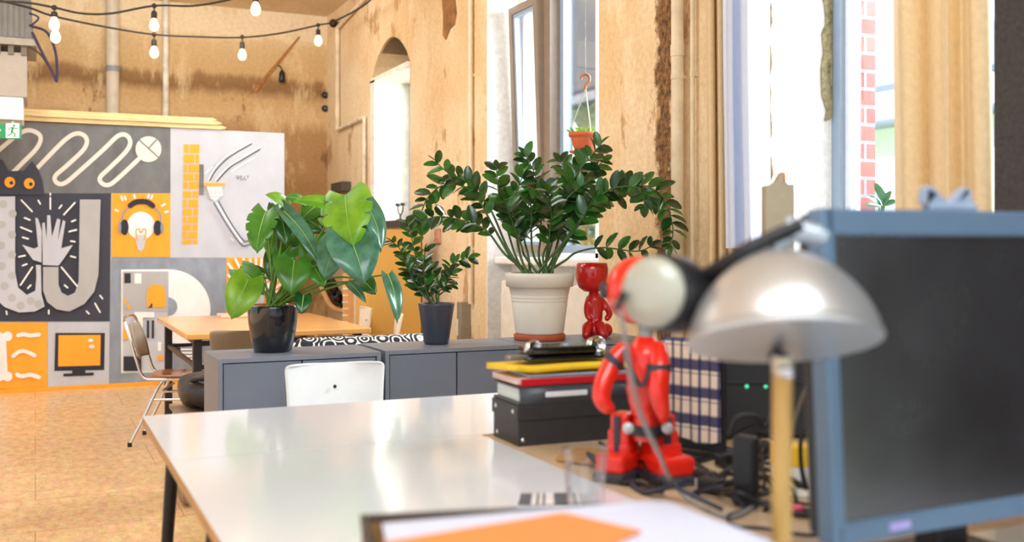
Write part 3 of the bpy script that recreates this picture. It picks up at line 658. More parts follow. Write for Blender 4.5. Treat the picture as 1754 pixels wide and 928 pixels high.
# the dark diagonal chase in the plaster
b = MB().prism([PY(428, 160, YF-0.012), PY(434, 152, YF-0.012), PY(478, 102, YF-0.012), PY(512, 62, YF-0.012), PY(514, 64, YF-0.012), PY(482, 106, YF-0.012), PY(438, 158, YF-0.012)], (0, 0.02, 0))
struct(b, 'trim_9', mat('wood_scar', (166, 112, 56), 0.8, noise=0.2), 'dark diagonal chase in the far wall plaster')
# torn patch of bare plaster hanging high on the window wall
b = MB().prism([PX(u, v, XW-0.008) for u, v in ((756, -10), (778, -10), (781, 22), (778, 42), (770, 50), (763, 68), (758, 60), (759, 30))], (0.02, 0, 0))
struct(b, 'trim_10', mat('bare_brown', (150, 104, 58), 0.9, noise=0.2), 'brown patch where plaster has fallen off')

# curtains
M_cur = mat('curtain_beige', (232, 206, 162), 0.9, noise=0.03, scale=40, transl=0.05); M_cur_lit = mat('curtain_lit_edge', (216, 224, 242), 0.9, noise=0.01, scale=30, transl=0.12)  # second one is the window-lit copy, its brightness put into white
def curtain(name, label, path, z0, z1, folds, amp, mt, seed, group):
    rd = random.Random(seed); ph = [rd.uniform(0, 6.28) for _ in range(4)]
    p = cat_rom([V((x, y, 0)) for x, y in path], 12); L = len(p)-1
    def fn(i, j):
        q = p[min(L, int(i*L+0.5))]; tg = (p[min(L, int(i*L+0.5)+1)]-p[max(0, int(i*L+0.5)-1)]).normalized(); nr = V((-tg.y, tg.x, 0))
        a = amp*(0.75+0.5*j)
        off = a*(math.sin(folds*6.283*i+ph[0]+0.5*math.sin(3*j+ph[1]))+0.35*math.sin(folds*2.3*6.283*i+ph[2]+1.2*j))
        z = z0+(z1-z0)*j
        return V((q.x+nr.x*off, q.y+nr.y*off+0.01*math.sin(5*j+ph[3]), z))
    n = 12*(len(path)-1)
    b = MB().grid(fn, n, 16)
    o = tag(b.build(name, mt, recalc=False), label, 'curtain', group)
    return o
def yx(u, X): return PX(u, 200, X).y
curtain('curtain', 'beige curtain hanging beside the cream pipes', [(2.83, yx(1206, 2.83)), (2.76, yx(1214, 2.76)), (2.82, yx(1224, 2.82)), (2.74, yx(1232, 2.74)), (2.80, yx(1243, 2.80)), (2.74, yx(1250, 2.74))], 0.55, 3.7, 2.0, 0.012, M_cur, 3, 'curtains on the window wall')
curtain('curtain', 'window-lit edge of the beige curtain, made as a separate white piece', [(2.74, yx(1246, 2.74)), (2.70, yx(1258, 2.70)), (2.76, yx(1272, 2.76)), (2.70, yx(1284, 2.70)), (2.74, yx(1298, 2.74)), (2.82, yx(1312, 2.82)), (2.86, yx(1318, 2.86))], PX(1270, 425, 2.74).z, 3.7, 2.6, 0.020, M_cur_lit, 5, 'curtains on the window wall')  # lit edge of the beige curtain, light put into its white colour
curtain('curtain', 'wide beige curtain hanging above the monitor', [(2.80, yx(1519, 2.80)), (2.70, yx(1545, 2.70)), (2.72, yx(1568, 2.72)), (2.82, yx(1592, 2.82)), (2.70, yx(1612, 2.70)), (2.72, yx(1632, 2.72)), (2.80, yx(1650, 2.80)), (2.70, yx(1672, 2.70)), (2.72, yx(1690, 2.72)), (2.78, yx(1706, 2.78))], 0.5, 3.7, 1.8, 0.022, M_cur, 8, 'curtains on the window wall')
tag(MB().box((2.66, -0.95, 0.0), (2.70, yx(1703, 2.66), 3.5)).build('felt_screen', mat('charcoal_felt', (70, 66, 64), 0.95, noise=0.1, scale=60)), 'tall charcoal felt screen beside the wide beige curtain', 'screen')  # lengthened out of view so the monitor gets a dark reflection
# radiator below the window
ry0, ry1 = 5.2, 6.47
o = thing('radiator', 'flat white radiator below the window behind the large plant', 'radiator', (2.96, 5.85, 0.22))
MR = mat('radiator_white', (236, 228, 212), 0.4, noise=0.03)
MB().rbox((2.95, (ry0+ry1)/2, 0.625), (0.09, ry1-ry0, 0.77), 0.012).build('radiator_panel', MR, o)
b = MB()
for yy in (ry0+0.2, ry1-0.2): b.box((2.94, yy-0.02, 0.221), (2.97, yy+0.02, 0.25))
b.build('foot', MR, o)
MB().tube([(2.94, ry1, 0.92), (2.94, ry1+0.05, 0.92), (2.94, ry1+0.06, 0.235)], 0.011, 8).build('feed_pipe', MR, o)
b = MB()
for k in range(12): b.box((2.915, ry0+0.06+k*0.098, 1.008), (2.985, ry0+0.12+k*0.098, 1.014))
b.build('top_grille', MR, o)
# ------------------------------------------------------------------ furniture
M_cab = mat('cabinet_grey', (112, 120, 134), 0.42, noise=0.02, scale=6); M_cabside = mat('cabinet_edge', (122, 128, 140), 0.42, noise=0.02); M_gap = mat('cabinet_recess', (34, 36, 42), 0.7)
def cabinet(x0, x1, yf, label, z0=0.10, z1=0.80, dp=0.37):
    o = thing('storage_cabinet', label, 'cabinet', ((x0+x1)/2, yf+dp/2, 0), group='row of grey cabinets')
    t_ = 0.018; b = MB()
    b.box((x0, yf, z0), (x0+t_, yf+dp, z1)).box((x1-t_, yf, z0), (x1, yf+dp, z1)).box((x0+t_, yf, z1-t_), (x1-t_, yf+dp, z1)).box((x0+t_, yf, z0), (x1-t_, yf+dp, z0+t_)).box((x0+t_, yf+dp-0.01, z0+t_), (x1-t_, yf+dp, z1-t_))
    b.build('carcass', M_cabside, o, bevel=0.0015)
    MB().box((x0+t_, yf+0.03, z0+t_), (x1-t_, yf+0.035, z1-t_)).build('inner_board', M_gap, o)
    xm = (x0+x1)/2
    for a, c in ((x0+t_+0.004, xm-0.003), (xm+0.003, x1-t_-0.004)):
        MB().rbox(((a+c)/2, yf+0.014, (z0+z1)/2), (c-a, 0.018, z1-z0-2*t_-0.008), 0.002).build('door', M_cab, o)
    for a in (x0+0.05, x1-0.05):
        for yy in (yf+0.05, yf+dp-0.05): MB().tube([(a, yy, 0), (a, yy, z0)], [0.012, 0.018], 10).build('leg', M_blk, o)
    return o
cabinet(0.655, 1.325, 4.185, 'grey two-door cabinet under the pot of the split-leaf plant')
cabinet(1.355, 2.015, 4.22, 'middle grey two-door cabinet under the small slate plant pot')
cabinet(2.022, 2.70, 4.22, 'grey two-door cabinet under the large white plant pot')

# white desks
M_desk = mat('desk_white', (236, 243, 250), 0.13, noise=0.005, coat=0.3); M_edge = mat('birch_edge', (196, 152, 102), 0.5, noise=0.12, scale=8, stretch=(1, 1, 20)); M_tan = mat('desk_tan', (206, 180, 146), 0.35, noise=0.04, scale=5, stretch=(8, 1, 1))
def desk(label, x0, x1, y0, y1, z, top, legs):
    o = thing('desk', label, 'desk', ((x0+x1)/2, (y0+y1)/2, 0), group='desks pushed together')
    b = MB().box((x0, y0, z-0.026), (x1, y1, z-0.0015), 1)
    b.box((x0+0.0005, y0+0.0005, z-0.0016), (x1-0.0005, y1-0.0005, z), 0)
    b.build('desk_top', [top, M_edge], o)
    MB().box((x0+0.06, y0+0.06, z-0.06), (x1-0.06, y0+0.09, z-0.027)).box((x0+0.06, y1-0.09, z-0.06), (x1-0.06, y1-0.06, z-0.027)).build('rail', M_blk, o)
    for (xa, ya, xb, yb) in legs: MB().tube([(xa, ya, z-0.03), (xb, yb, 0)], [0.020, 0.014], 10).build('leg', M_blk, o)
desk('white desk tucked in front of the white chair', 0.29, 1.69, 2.563, 3.262, 0.74, M_desk, [(0.37, 3.15, 0.33, 3.2), (0.42, 2.66, 0.36, 2.62), (1.6, 3.15, 1.64, 3.2), (1.6, 2.66, 1.64, 2.62)])
desk('near white desk carrying the box of papers and the lamp', 0.29, 1.09, 0.30, 2.557, 0.74, M_desk, [(0.38, 2.4, 0.315, 2.47), (0.4, 0.4, 0.33, 0.35), (1.02, 2.44, 1.05, 2.48), (1.0, 0.4, 1.05, 0.35)])
desk('unseen white desk under the computer monitor, added for its reflection in the screen', 1.096, 1.90, 0.30, 1.335, 0.736, M_desk, [(1.17, 0.4, 1.14, 0.35), (1.82, 0.4, 1.86, 0.35), (1.17, 1.25, 1.15, 1.25), (1.82, 1.25, 1.84, 1.25)])  # out of view, added as a white surface for the monitor to reflect
desk('pale wood desk carrying the robot, cables and archive box', 1.096, 1.90, 1.338, 2.557, 0.736, M_tan, [(1.17, 2.46, 1.14, 2.5), (1.17, 1.45, 1.14, 1.42), (1.82, 2.44, 1.86, 2.48), (1.82, 1.45, 1.86, 1.42)])

# shell chairs
def shell_chair(label, loc, rotz, col, group, name='shell_chair'):
    o = thing(name, label, 'chair', loc, rotz, group, local=True)
    prof = cat_rom([(0, -0.23, 0.425), (0, -0.20, 0.452), (0, -0.05, 0.440), (0, 0.10, 0.438), (0, 0.18, 0.47), (0, 0.215, 0.56), (0, 0.235, 0.68), (0, 0.252, 0.765), (0, 0.258, 0.79)], 6)
    n = len(prof)-1
    def fn(i, j):
        q = prof[int(round(i*n))]; s = i; t_ = 2*j-1
        hw = 0.205-0.02*math.sin(3.14*s)+(0.0)
        if s > 0.84: hw *= 0.76+0.24*math.sqrt(max(0, 1-((s-0.84)/0.16)**2*0.985))
        if s < 0.12: hw *= (1-((0.12-s)/0.12)**2*0.2)
        tt = t_*hw
        up = 0.045*abs(t_)**2.4*(1-s)*(1 if s < 0.62 else 0.6); fwd = -0.055*abs(t_)**2*max(0, s-0.45)/0.55
        return V((tt, q.y+fwd, q.z+up))
    b = MB().grid(fn, n, 16)
    b.build('seat_shell', mat('shell_'+str(col), col, 0.3, noise=0.01), o, solid=0.010, subsurf=1)
    b = MB()
    for z_, y_ in ((0.70, 0.222),): b.lathe([(0.007, 0), (0.006, 0.004), (0, 0.005)], orient((0, y_, z_), (0, -1, 0.1)), 12)
    b.build('screw', mat('screw_dark', (52, 46, 40), 0.3, 0.6), o)
    for sx in (-1, 1):
        MB().tube([(sx*0.12, -0.12, 0.425), (sx*0.17, -0.17, 0.40), (sx*0.21, -0.22, 0.0)], 0.010, 10).build('leg', M_chrome, o)
        MB().tube([(sx*0.12, 0.10, 0.42), (sx*0.17, 0.16, 0.40), (sx*0.21, 0.23, 0.0)], 0.010, 10).build('leg', M_chrome, o)
    MB().tube([(-0.13, -0.12, 0.42), (0.13, -0.12, 0.42)], 0.009, 8).tube([(-0.13, 0.10, 0.418), (0.13, 0.10, 0.418)], 0.009, 8).build('seat_support', M_chrome, o)
    return o
shell_chair('white plastic shell chair behind the far edge of the white desk', (1.045, 3.72, 0), math.radians(-4), (228, 232, 232), 'plastic shell chairs')
shell_chair('grey-brown plastic chair behind the pot of the split-leaf plant', (1.03, 5.93, 0), math.pi+0.06, (150, 128, 100), 'plastic shell chairs')
shell_chair('cream shell chair at the right end of the wooden table nearer the grey cabinets', (1.99, 6.66, 0), -math.pi/2-0.3, (236, 216, 184), 'plastic shell chairs')
shell_chair('cream shell chair at the wooden table farther from the grey cabinets', (1.99, 7.36, 0), -math.pi/2-0.1, (234, 218, 192), 'plastic shell chairs')

# chrome chair with a wooden seat, left of the table
o = thing('cafeteria_chair', 'chrome framed chair with a brown wooden seat and grey back beside the wooden table', 'chair', (0.83, 6.93, 0), math.pi/2-0.30, local=True); o.scale = (0.92, 0.92, 0.95)
b = MB()
for sx in (-1, 1):
    x = sx*0.185
    b.tube(cat_rom([(x, -0.20, 0.44), (x, 0.10, 0.43), (x, 0.19, 0.45), (x, 0.235, 0.56), (x*0.97, 0.285, 0.72), (x*0.9, 0.315, 0.81)], 6), 0.0105, 10)
b.tube(cat_rom([(-0.166, 0.315, 0.81), (-0.12, 0.324, 0.838), (0, 0.328, 0.846), (0.12, 0.324, 0.838), (0.166, 0.315, 0.81)], 6), 0.0105, 10)
b.build('back_frame', M_chrome, o)
def bk(i, j):
    t_ = 2*j-1; z = 0.565+0.225*i; w_ = 0.165*(0.72+0.28*math.sin(3.14*min(1, 0.12+0.8*i)))*(1 if i < .9 else .95)
    return V((t_*w_, 0.236+(z-0.56)*0.30-0.02+0.03*(1-t_*t_), z))
MB().grid(bk, 10, 10).build('backrest', mat('back_greybeige', (150, 138, 120), 0.5), o, solid=0.012)
def seat(i, j):
    a = 2*math.pi*j; r = i
    x = 0.20*r*math.copysign(abs(math.cos(a))**0.7, math.cos(a)); y = -0.03+0.20*r*math.copysign(abs(math.sin(a))**0.7, math.sin(a))
    return V((x, y, 0.452-0.012*(1-r*r)))
MB().grid(seat, 6, 32).build('seat', mat('brown_ply', (158, 98, 40), 0.3, noise=0.15, scale=5, stretch=(10, 1, 1), coat=0.4), o, solid=0.016)
for sx in (-1, 1):
    x = sx*0.185
    for yt, yb in ((-0.10, -0.27), (0.08, 0.27)):
        l = MB().tube(cat_rom([(x*0.9, yt+(0.06 if yt < 0 else -0.06), 0.425), (x, yt, 0.40), (sx*0.215, (yt+yb)/2, 0.2), (sx*0.225, yb, 0.015)], 5), 0.0105, 10).build('leg', M_chrome, o)
        MB().tube([(sx*0.225, yb, 0.0), (sx*0.225, yb, 0.028)], 0.015, 10).build('foot_cap', M_blk, l)
    MB().tube([(sx*0.20, -0.14, 0.30), (sx*0.20, 0.14, 0.30)], 0.008, 8).build('side_stretcher', M_chrome, o)
MB().tube([(-0.19, -0.07, 0.36), (0.19, -0.07, 0.36)], 0.008, 8).tube([(-0.19, 0.06, 0.36), (0.19, 0.06, 0.36)], 0.008, 8).build('cross_bar', M_steel, o)

# wooden table
x0, x1, y0, y1, z1 = 0.785, 1.885, 6.15, 7.72, 0.74
o = thing('meeting_table', 'wooden topped meeting table with black steel legs behind the cabinets', 'table', ((x0+x1)/2, (y0+y1)/2, 0))
MB().rbox(((x0+x1)/2, (y0+y1)/2, z1-0.017), (x1-x0, y1-y0, 0.034), 0.006).build('table_top', mat('beech_top', (238, 176, 104), 0.25, noise=0.05, scale=4, stretch=(1, 10, 1), coat=0.3), o)
for xx in (x0+0.07, x1-0.07):
    for yy in (y0+0.07, y1-0.07): MB().rbox((xx, yy, (z1-0.034)/2), (0.05, 0.05, z1-0.034), 0.005).build('leg', mat('black_steel', (42, 42, 46), 0.4), o)
b = MB()
for zz in (z1-0.06, z1-0.20):
    b.box((x0+0.09, y0+0.055, zz-0.012), (x1-0.09, y0+0.08, zz+0.012)).box((x0+0.09, y1-0.08, zz-0.012), (x1-0.09, y1-0.055, zz+0.012))
    b.box((x0+0.06, y0+0.09, zz-0.012), (x0+0.08, y1-0.09, zz+0.012))
for xx in (x0+0.38, x1-0.4): b.box((xx-0.012, y0+0.055, z1-0.2), (xx+0.012, y0+0.08, z1-0.05))
b.build('steel_frame', mat('black_steel', (42, 42, 46), 0.4), o)
q = PZ(392, 540, 0.74)
tag(MB().rbox((1.30, 7.50, 0.752), (0.24, 0.20, 0.022), 0.004).build('notebook', mat('notebook_pink', (240, 200, 176), 0.6)), 'pale pink notebook lying on the wooden table', 'notebook')

# stool with dark cushion left of the cabinets; crate below
o = thing('wooden_crate', 'low grey-brown wooden crate on the floor just behind the left cabinet', 'crate', (0.85, 5.3, 0))
MC = mat('crate_wood', (150, 122, 98), 0.7, noise=0.12, scale=6, stretch=(1, 1, 8))
MB().box((0.64, 5.12, 0.02), (1.08, 5.14, 0.42)).box((0.64, 5.48, 0.02), (1.08, 5.50, 0.42)).box((0.64, 5.14, 0.02), (0.66, 5.48, 0.42)).box((1.06, 5.14, 0.02), (1.08, 5.48, 0.42)).build('side_board', MC, o)
MB().box((0.66, 5.14, 0.0), (1.06, 5.48, 0.025)).build('bottom_board', MC, o)
MB().box((0.62, 5.10, 0.42), (1.10, 5.52, 0.44)).build('lid', MC, o)
def bagf(i, j):
    a = 2*math.pi*j; ph = math.pi*(i-0.5)
    cx = math.copysign(abs(math.cos(ph))**0.6, math.cos(ph)); sz = math.copysign(abs(math.sin(ph))**0.7, math.sin(ph))
    return V((0.86+0.22*cx*math.copysign(abs(math.cos(a))**0.6, math.cos(a)), 5.31+0.17*cx*math.copysign(abs(math.sin(a))**0.6, math.sin(a)), 0.445+0.085*(1+sz)+0.012*math.sin(7*a)*cx))
o = thing('shoulder_bag', 'slumped dark bag lying on the crate behind the left cabinet', 'bag', (0.86, 5.31, 0.445))
MB().grid(bagf, 14, 32).build('bag_body', mat('bag_dark', (52, 46, 42), 0.35, noise=0.2, scale=8), o, recalc=True)
MB().tube(cat_rom([(0.68, 5.28, 0.55), (0.70, 5.18, 0.60), (0.82, 5.15, 0.60), (0.98, 5.17, 0.60), (1.03, 5.28, 0.56)], 6), 0.012, 8).build('strap', M_blk, o)

# patterned armchair under the right end of the table
m, t, b, out = newmat('scroll_pattern')
tc = nn(t, 'ShaderNodeTexCoord')
wv = nn(t, 'ShaderNodeTexVoronoi', Scale=11.0, feature='F1'); t.links.new(tc.outputs['Object'], wv.inputs['Vector'])
sn = mth(t, 'SINE', mth(t, 'MULTIPLY', wv.outputs['Distance'], 26.0))
nz = nn(t, 'ShaderNodeTexNoise', Scale=9.0, Detail=2.0); t.links.new(tc.outputs['Object'], nz.inputs['Vector'])
t.links.new(ramp(t, mth(t, 'ADD', sn, mth(t, 'MULTIPLY_ADD', nz.outputs['Fac'], 1.6, -0.8)), [(0.42, lin((28, 28, 32))), (0.55, lin((238, 234, 226)))]), b.inputs['Base Color'])
b.inputs['Roughness'].default_value = 0.8; M_scroll = m
o = thing('patterned_armchair', 'low armchair in black and white scroll fabric behind the first two cabinets', 'armchair', (1.74, 5.5, 0))
MB().rbox((1.74, 5.50, 0.26), (0.76, 0.56, 0.28), 0.07, seg=4).build('seat_cushion', M_scroll, o)
MB().rbox((1.74, 5.80, 0.435), (0.86, 0.16, 0.58), 0.07, seg=4).build('backrest', M_scroll, o)
for xx in (1.34, 2.14): MB().rbox((xx, 5.50, 0.33), (0.14, 0.56, 0.40), 0.055, seg=4).build('armrest', M_scroll, o)
for xx in (1.36, 2.12):
    for yy in (5.28, 5.80): MB().tube([(xx, yy, 0), (xx, yy, 0.16)], [0.014, 0.022], 10).build('leg', mat('leg_wood', (120, 84, 50), 0.5), o)

# ochre board
M_och = mat('ochre_panel', (222, 172, 84), 0.55, noise=0.03, scale=2)
o = thing('ochre_cabinet', 'tall plain ochre cabinet in front of the niche', 'cabinet', (2.5, 7.75, 0))
yo = 7.6; xl = PY(627, 500, yo).x; xrr = PY(721, 500, yo).x; zo = PY(680, 393, yo).z
MB().box((xl, yo, 0.03), (xrr, yo+0.28, zo)).build('carcass', M_och, o, bevel=0.004)
MB().rbox(((xl+xrr)/2+0.02, yo-0.009, (zo+0.05)/2), (xrr-xl-0.05, 0.018, zo-0.06), 0.003).build('door', M_och, o)
MB().box((xrr, yo+0.02, 0.0), (xrr+0.018, yo+0.26, zo)).build('side_edge', mat('dark_edge', (58, 44, 34), 0.6), o)
for xx in (xl+0.05, xrr-0.05): MB().box((xx-0.02, yo+0.05, 0), (xx+0.02, yo+0.2, 0.03)).build('foot', M_blk, o)
# striped pale board leaning left of the ochre cabinet
o = thing('pale_board', 'pale wooden board with a notched orange edge between the lounge chair and the ochre cabinet', 'board', (2.4, 8.3, 0))
yb = 8.3; xa = PY(589, 500, yb).x; xb = PY(606, 500, yb).x; xc = PY(621, 500, yb).x
b = MB().box((xa, yb, 0), (xb, yb+0.03, PY(600, 468, yb).z)); b.build('notched_strip', mat('orange_ply', (240, 180, 110), 0.6), o)
for k in range(9): MB().box((xa-0.012, yb-0.004, 0.5+k*0.055), (xa+0.035, yb+0.0, 0.515+k*0.055)).build('notch_mark', mat('cream_mark', (250, 236, 214), 0.6), o)
MB().box((xb, yb, 0), (xc, yb+0.03, PY(600, 420, yb).z)).build('pale_strip', mat('pale_strip2', (246, 230, 204), 0.6), o)
# bentwood lounge chair with black woven seat near the far wall
def lp(u, v, dd=0): return PY(u, v, 9.3+dd)
o = thing('lounge_chair', 'bentwood lounge chair with a black padded seat near the far wall', 'chair', (lp(570, 640).x, 9.3, 0))
for dd in (-0.22, 0.22):
    MB().tube(cat_rom([lp(535, 455, dd), lp(552, 495, dd), lp(566, 522, dd), lp(585, 532, dd), lp(612, 528, dd), lp(622, 560, dd), V((lp(618, 600, dd).x, 9.3+dd, 0.03)), V((lp(560, 600, dd).x, 9.3+dd, 0.03)), lp(540, 585, dd), lp(566, 545, dd)], 6), 0.022, 8).build('bent_frame', mat('bent_birch', (206, 160, 106), 0.4), o)
b = MB()
cr = cat_rom([lp(548, 462), lp(562, 492), lp(574, 512), lp(590, 520), lp(612, 518)], 6)
nq = len(cr)-1
b.grid(lambda i, j: cr[int(round(i*nq))]+V((0, -0.21+0.42*j, 0.02*math.sin(i*40))), nq, 6)
b.build('padded_seat', mat('seat_black', (24, 23, 24), 0.25, noise=0.1), o, solid=0.08, recalc=False)
for k in range(2): MB().tube([lp(566+k*40, 524+k*4, -0.22), lp(566+k*40, 524+k*4, 0.22)], 0.014, 8).build('cross_bar', mat('bent_birch', (206, 160, 106), 0.4), o)
# thing on the niche sill
q = PX(686, 376, XW+0.05)
o = thing('candle_holder', 'small dark wire candle holder standing on the slate sill', 'candle holder', (q.x, q.y, 1.465))
b = MB().lathe([(0.045, 0), (0.045, 0.012), (0.01, 0.02), (0.008, 0.06)], (q.x, q.y, 1.465), 16)
b.tube(cat_rom([(q.x, q.y-0.07, 1.60), (q.x, q.y-0.06, 1.55), (q.x, q.y, 1.52), (q.x, q.y+0.06, 1.55), (q.x, q.y+0.07, 1.60)], 5), 0.006, 6)
b.build('wire_stem', mat('wire_dark', (70, 66, 70), 0.4, 0.5), o)
for s in (-1, 1): MB().lathe([(0.02, 0), (0.024, 0.02), (0.02, 0.025), (0, 0.02)], (q.x, q.y+s*0.07, 1.60), 12).build('candle_cup', mat('wire_dark', (70, 66, 70), 0.4, 0.5), o)
# ------------------------------------------------------------------ plants
def leaf_mat(name, a, bcol, rough, transl=0.25):
    m, t, b, out = newmat(name)
    tc = nn(t, 'ShaderNodeTexCoord'); nz = nn(t, 'ShaderNodeTexNoise', Scale=16.0, Detail=4.0); t.links.new(tc.outputs['Object'], nz.inputs['Vector'])
    col = ramp(t, nz.outputs['Fac'], [(0.35, lin(a)), (0.65, lin(bcol))]); t.links.new(col, b.inputs['Base Color'])
    b.inputs['Roughness'].default_value = rough
    b.inputs['Coat Weight'].default_value = 0.25; b.inputs['Coat Roughness'].default_value = 0.2
    tr = nn(t, 'ShaderNodeBsdfTranslucent'); t.links.new(mix(t, col, (0.55, 0.85, 0.05, 1), 0.35), tr.inputs[0])
    ms = nn(t, 'ShaderNodeMixShader'); ms.inputs[0].default_value = transl
    t.links.new(b.outputs[0], ms.inputs[1]); t.links.new(tr.outputs[0], ms.inputs[2]); t.links.new(ms.outputs[0], out.inputs[0])
    return m
M_l = [leaf_mat('leaf_bright', (96, 160, 28), (138, 194, 46), 0.35, 0.35), leaf_mat('leaf_mid', (48, 118, 34), (76, 146, 48), 0.3), leaf_mat('leaf_dark', (20, 72, 34), (40, 100, 44), 0.25, 0.15), leaf_mat('leaf_blue', (44, 98, 76), (84, 138, 112), 0.2, 0.12)]
M_stem = mat('stem_green', (104, 142, 52), 0.45, noise=0.1); M_soil = mat('potting_soil', (66, 44, 32), 0.95, noise=0.3, scale=60, bump=0.6)
M_vein = mat('leaf_vein', (150, 196, 96), 0.4)

def big_leaf(root, base, tip, w_, mi, face, fold=0.25, bend=0.12, notch=False, heart=0.22, stem_from=None, stem_mid=None):
    ax = tip-base; L = ax.length; a = ax.normalized()
    side = a.cross(face); side.normalize(); nrm = side.cross(a); nrm.normalize()
    if nrm.dot(face) < 0: nrm = -nrm
    nu, nv = 30, 12
    def fn(i, j):
        t_ = 2*j-1; at = abs(t_)
        wd = w_/2*max(0.0, math.sin(math.pi*min(1, (0.10+0.90*i)**0.75)))**0.75
        if i > 0.9: wd *= (1-i)/0.1*0.75+0.25*(1-i)/0.1
        s = i-heart*(at**1.3)*(1-i)**2.5
        k = at
        if notch and at > 0.55 and 0.15 < i < 0.85:
            ph = (i*30+ (0 if t_ > 0 else 2)) % 6
            if ph < 1.0: k = 0.55+(at-0.55)*0.3
        k = math.copysign(k, t_)
        return base + a*(L*s) + side*(wd*k) + nrm*(fold*wd*abs(k)**1.2 + bend*L*math.sin(math.pi*i*0.9) - 0.10*w_*(abs(k)**3)) 
    b = MB().grid(fn, nu, nv)
    o = b.build('leaf', M_l[mi], root, recalc=False)
    mid = [fn(i/12, 0.5)+nrm*0.0015 for i in range(12)]
    MB().tube(mid, [0.0028*(1-i/14) for i in range(12)], 5, caps=False).build('midrib', M_vein, o)
    if stem_from is not None:
        pts = [stem_from, stem_mid if stem_mid is not None else (stem_from+base)/2+V((0, 0, 0.03)), base]
        p = cat_rom(pts, 8)
        MB().tube(p, [0.0055-0.0022*i/(len(p)-1) for i in range(len(p))], 7).build('petiole', M_stem, o)
    return o
# --- split-leaf plant
pc = V((0.915, 4.40, 0.80))
pot = thing('potted_monstera', 'large split-leaf plant in a glossy black round pot on the left cabinet', 'potted plant', pc)
MB().lathe([(0.0, 0.0), (0.072, 0.0), (0.080, 0.006), (0.092, 0.06), (0.103, 0.13), (0.106, 0.185), (0.106, 0.196), (0.099, 0.198), (0.097, 0.18), (0.0, 0.175)], pc, 48).build('pot', mat('pot_black', (22, 25, 32), 0.10, noise=0.02, coat=0.6), pot)
MB().lathe([(0.0962, 0.186), (0.0975, 0.194), (0.094, 0.196), (0.0935, 0.186)], pc, 40).build('inner_pot', mat('terracotta', (190, 92, 52), 0.7, noise=0.05), pot)
MB().lathe([(0.096, 0.178), (0.06, 0.186), (0, 0.190)], pc, 28).build('soil', M_soil, pot)
D0 = (pc.xy.dot(FWD.xy))
toc = lambda p: (V((0, 0, H+0.0))-p).normalized()
def ml_(bu, bv, tu, tv, w_, mi, db=0.0, dt=0.0, up=0.5, side=0.0, su=None, sv=None, **k):
    b_ = P(bu, bv, D0+db); t_ = P(tu, tv, D0+dt)
    face = toc(b_)+UP*up+RGT*side
    root = pc+V((random.uniform(-.03, .03), random.uniform(-.03, .03), 0.183))
    mid = P(su, sv, D0+db*0.5) if su else None
    big_leaf(pot, b_, t_, w_/F*D0, mi, face.normalized(), stem_from=root, stem_mid=mid, **k)
ml_(426, 478, 396, 547, 58, 0, -0.10, -0.16, 0.2, su=445, sv=485)
ml_(412, 462, 452, 505, 46, 1, -0.02, -0.08, 0.5, su=448, sv=480)
ml_(456, 362, 440, 434, 54, 1, -0.06, -0.16, 0.4, -0.3, su=462, sv=430, notch=True)
ml_(492, 352, 455, 333, 30, 0, 0.02, -0.06, 0.8, su=478, sv=420)
ml_(478, 358, 490, 422, 46, 2, 0.0, -0.08, 0.4, 0.2, su=472, sv=440)
ml_(486, 362, 548, 458, 34, 3, -0.05, -0.15, 0.4, 0.5, su=480, sv=430)
ml_(577, 356, 500, 346, 34, 0, 0.0, -0.10, 0.9, su=530, sv=430)
ml_(592, 334, 606, 424, 92, 0, -0.04, -0.16, 0.25, -0.3, su=545, sv=440, fold=0.12, notch=True)
ml_(624, 346, 652, 432, 46, 3, -0.02, -0.10, 0.4, 0.7, su=560, sv=430)
ml_(596, 400, 624, 486, 86, 3, -0.12, -0.20, 0.6, 0.1, su=550, sv=445)
ml_(584, 408, 556, 480, 62, 3, -0.10, -0.18, 0.6, -0.3, su=545, sv=450)
ml_(504, 446, 498, 503, 60, 1, -0.10, -0.16, 0.3, su=490, sv=480)
ml_(540, 404, 520, 458, 42, 1, 0.02, -0.02, 0.4, su=515, sv=460)
ml_(664, 470, 680, 554, 32, 3, -0.05, -0.12, 0.4, 0.6, su=600, sv=482, heart=0.1)
ml_(616, 478, 644, 504, 36, 2, 0.05, 0.0, 0.6, su=560, sv=478)
ml_(596, 482, 628, 520, 18, 3, -0.02, -0.08, 0.5, su=545, sv=490, heart=0.05)
ml_(520, 506, 516, 538, 30, 2, -0.06, -0.10, 0.3, su=500, sv=508)
ml_(452, 470, 410, 457, 22, 2, 0.04, 0.0, 0.8, su=456, sv=490)
ml_(520, 372, 556, 398, 50, 2, 0.08, 0.05, 0.4, su=505, sv=440)
ml_(470, 384, 462, 440, 40, 1, 0.06, 0.0, 0.4, su=468, sv=450)
ml_(506, 398, 534, 448, 42, 1, 0.08, 0.02, 0.4, 0.2, su=500, sv=460)
ml_(505, 415, 470, 462, 46, 1, 0.04, -0.03, 0.5, -0.2, su=490, sv=470)
ml_(560, 372, 592, 400, 40, 0, 0.06, 0.03, 0.7, su=535, sv=440)
ml_(530, 450, 556, 492, 40, 1, -0.02, -0.08, 0.5, 0.2, su=515, sv=490)
ml_(448, 395, 428, 420, 34, 0, 0.05, 0.0, 0.5, su=462, sv=450)
ml_(520, 345, 488, 340, 28, 1, 0.08, 0.02, 0.9, su=500, sv=430)
ml_(474, 430, 462, 482, 38, 2, 0.06, 0.02, 0.4, su=474, sv=470)
ml_(546, 350, 516, 378, 40, 1, 0.10, 0.05, 0.7, su=520, sv=430)
b = MB()
b.tube(cat_rom([pc+V((0.02, 0, 0.18)), P(505, 500, D0), P(540, 455, D0), P(575, 405, D0+0.02), P(592, 372, D0+0.04)], 8), 0.008, 8)
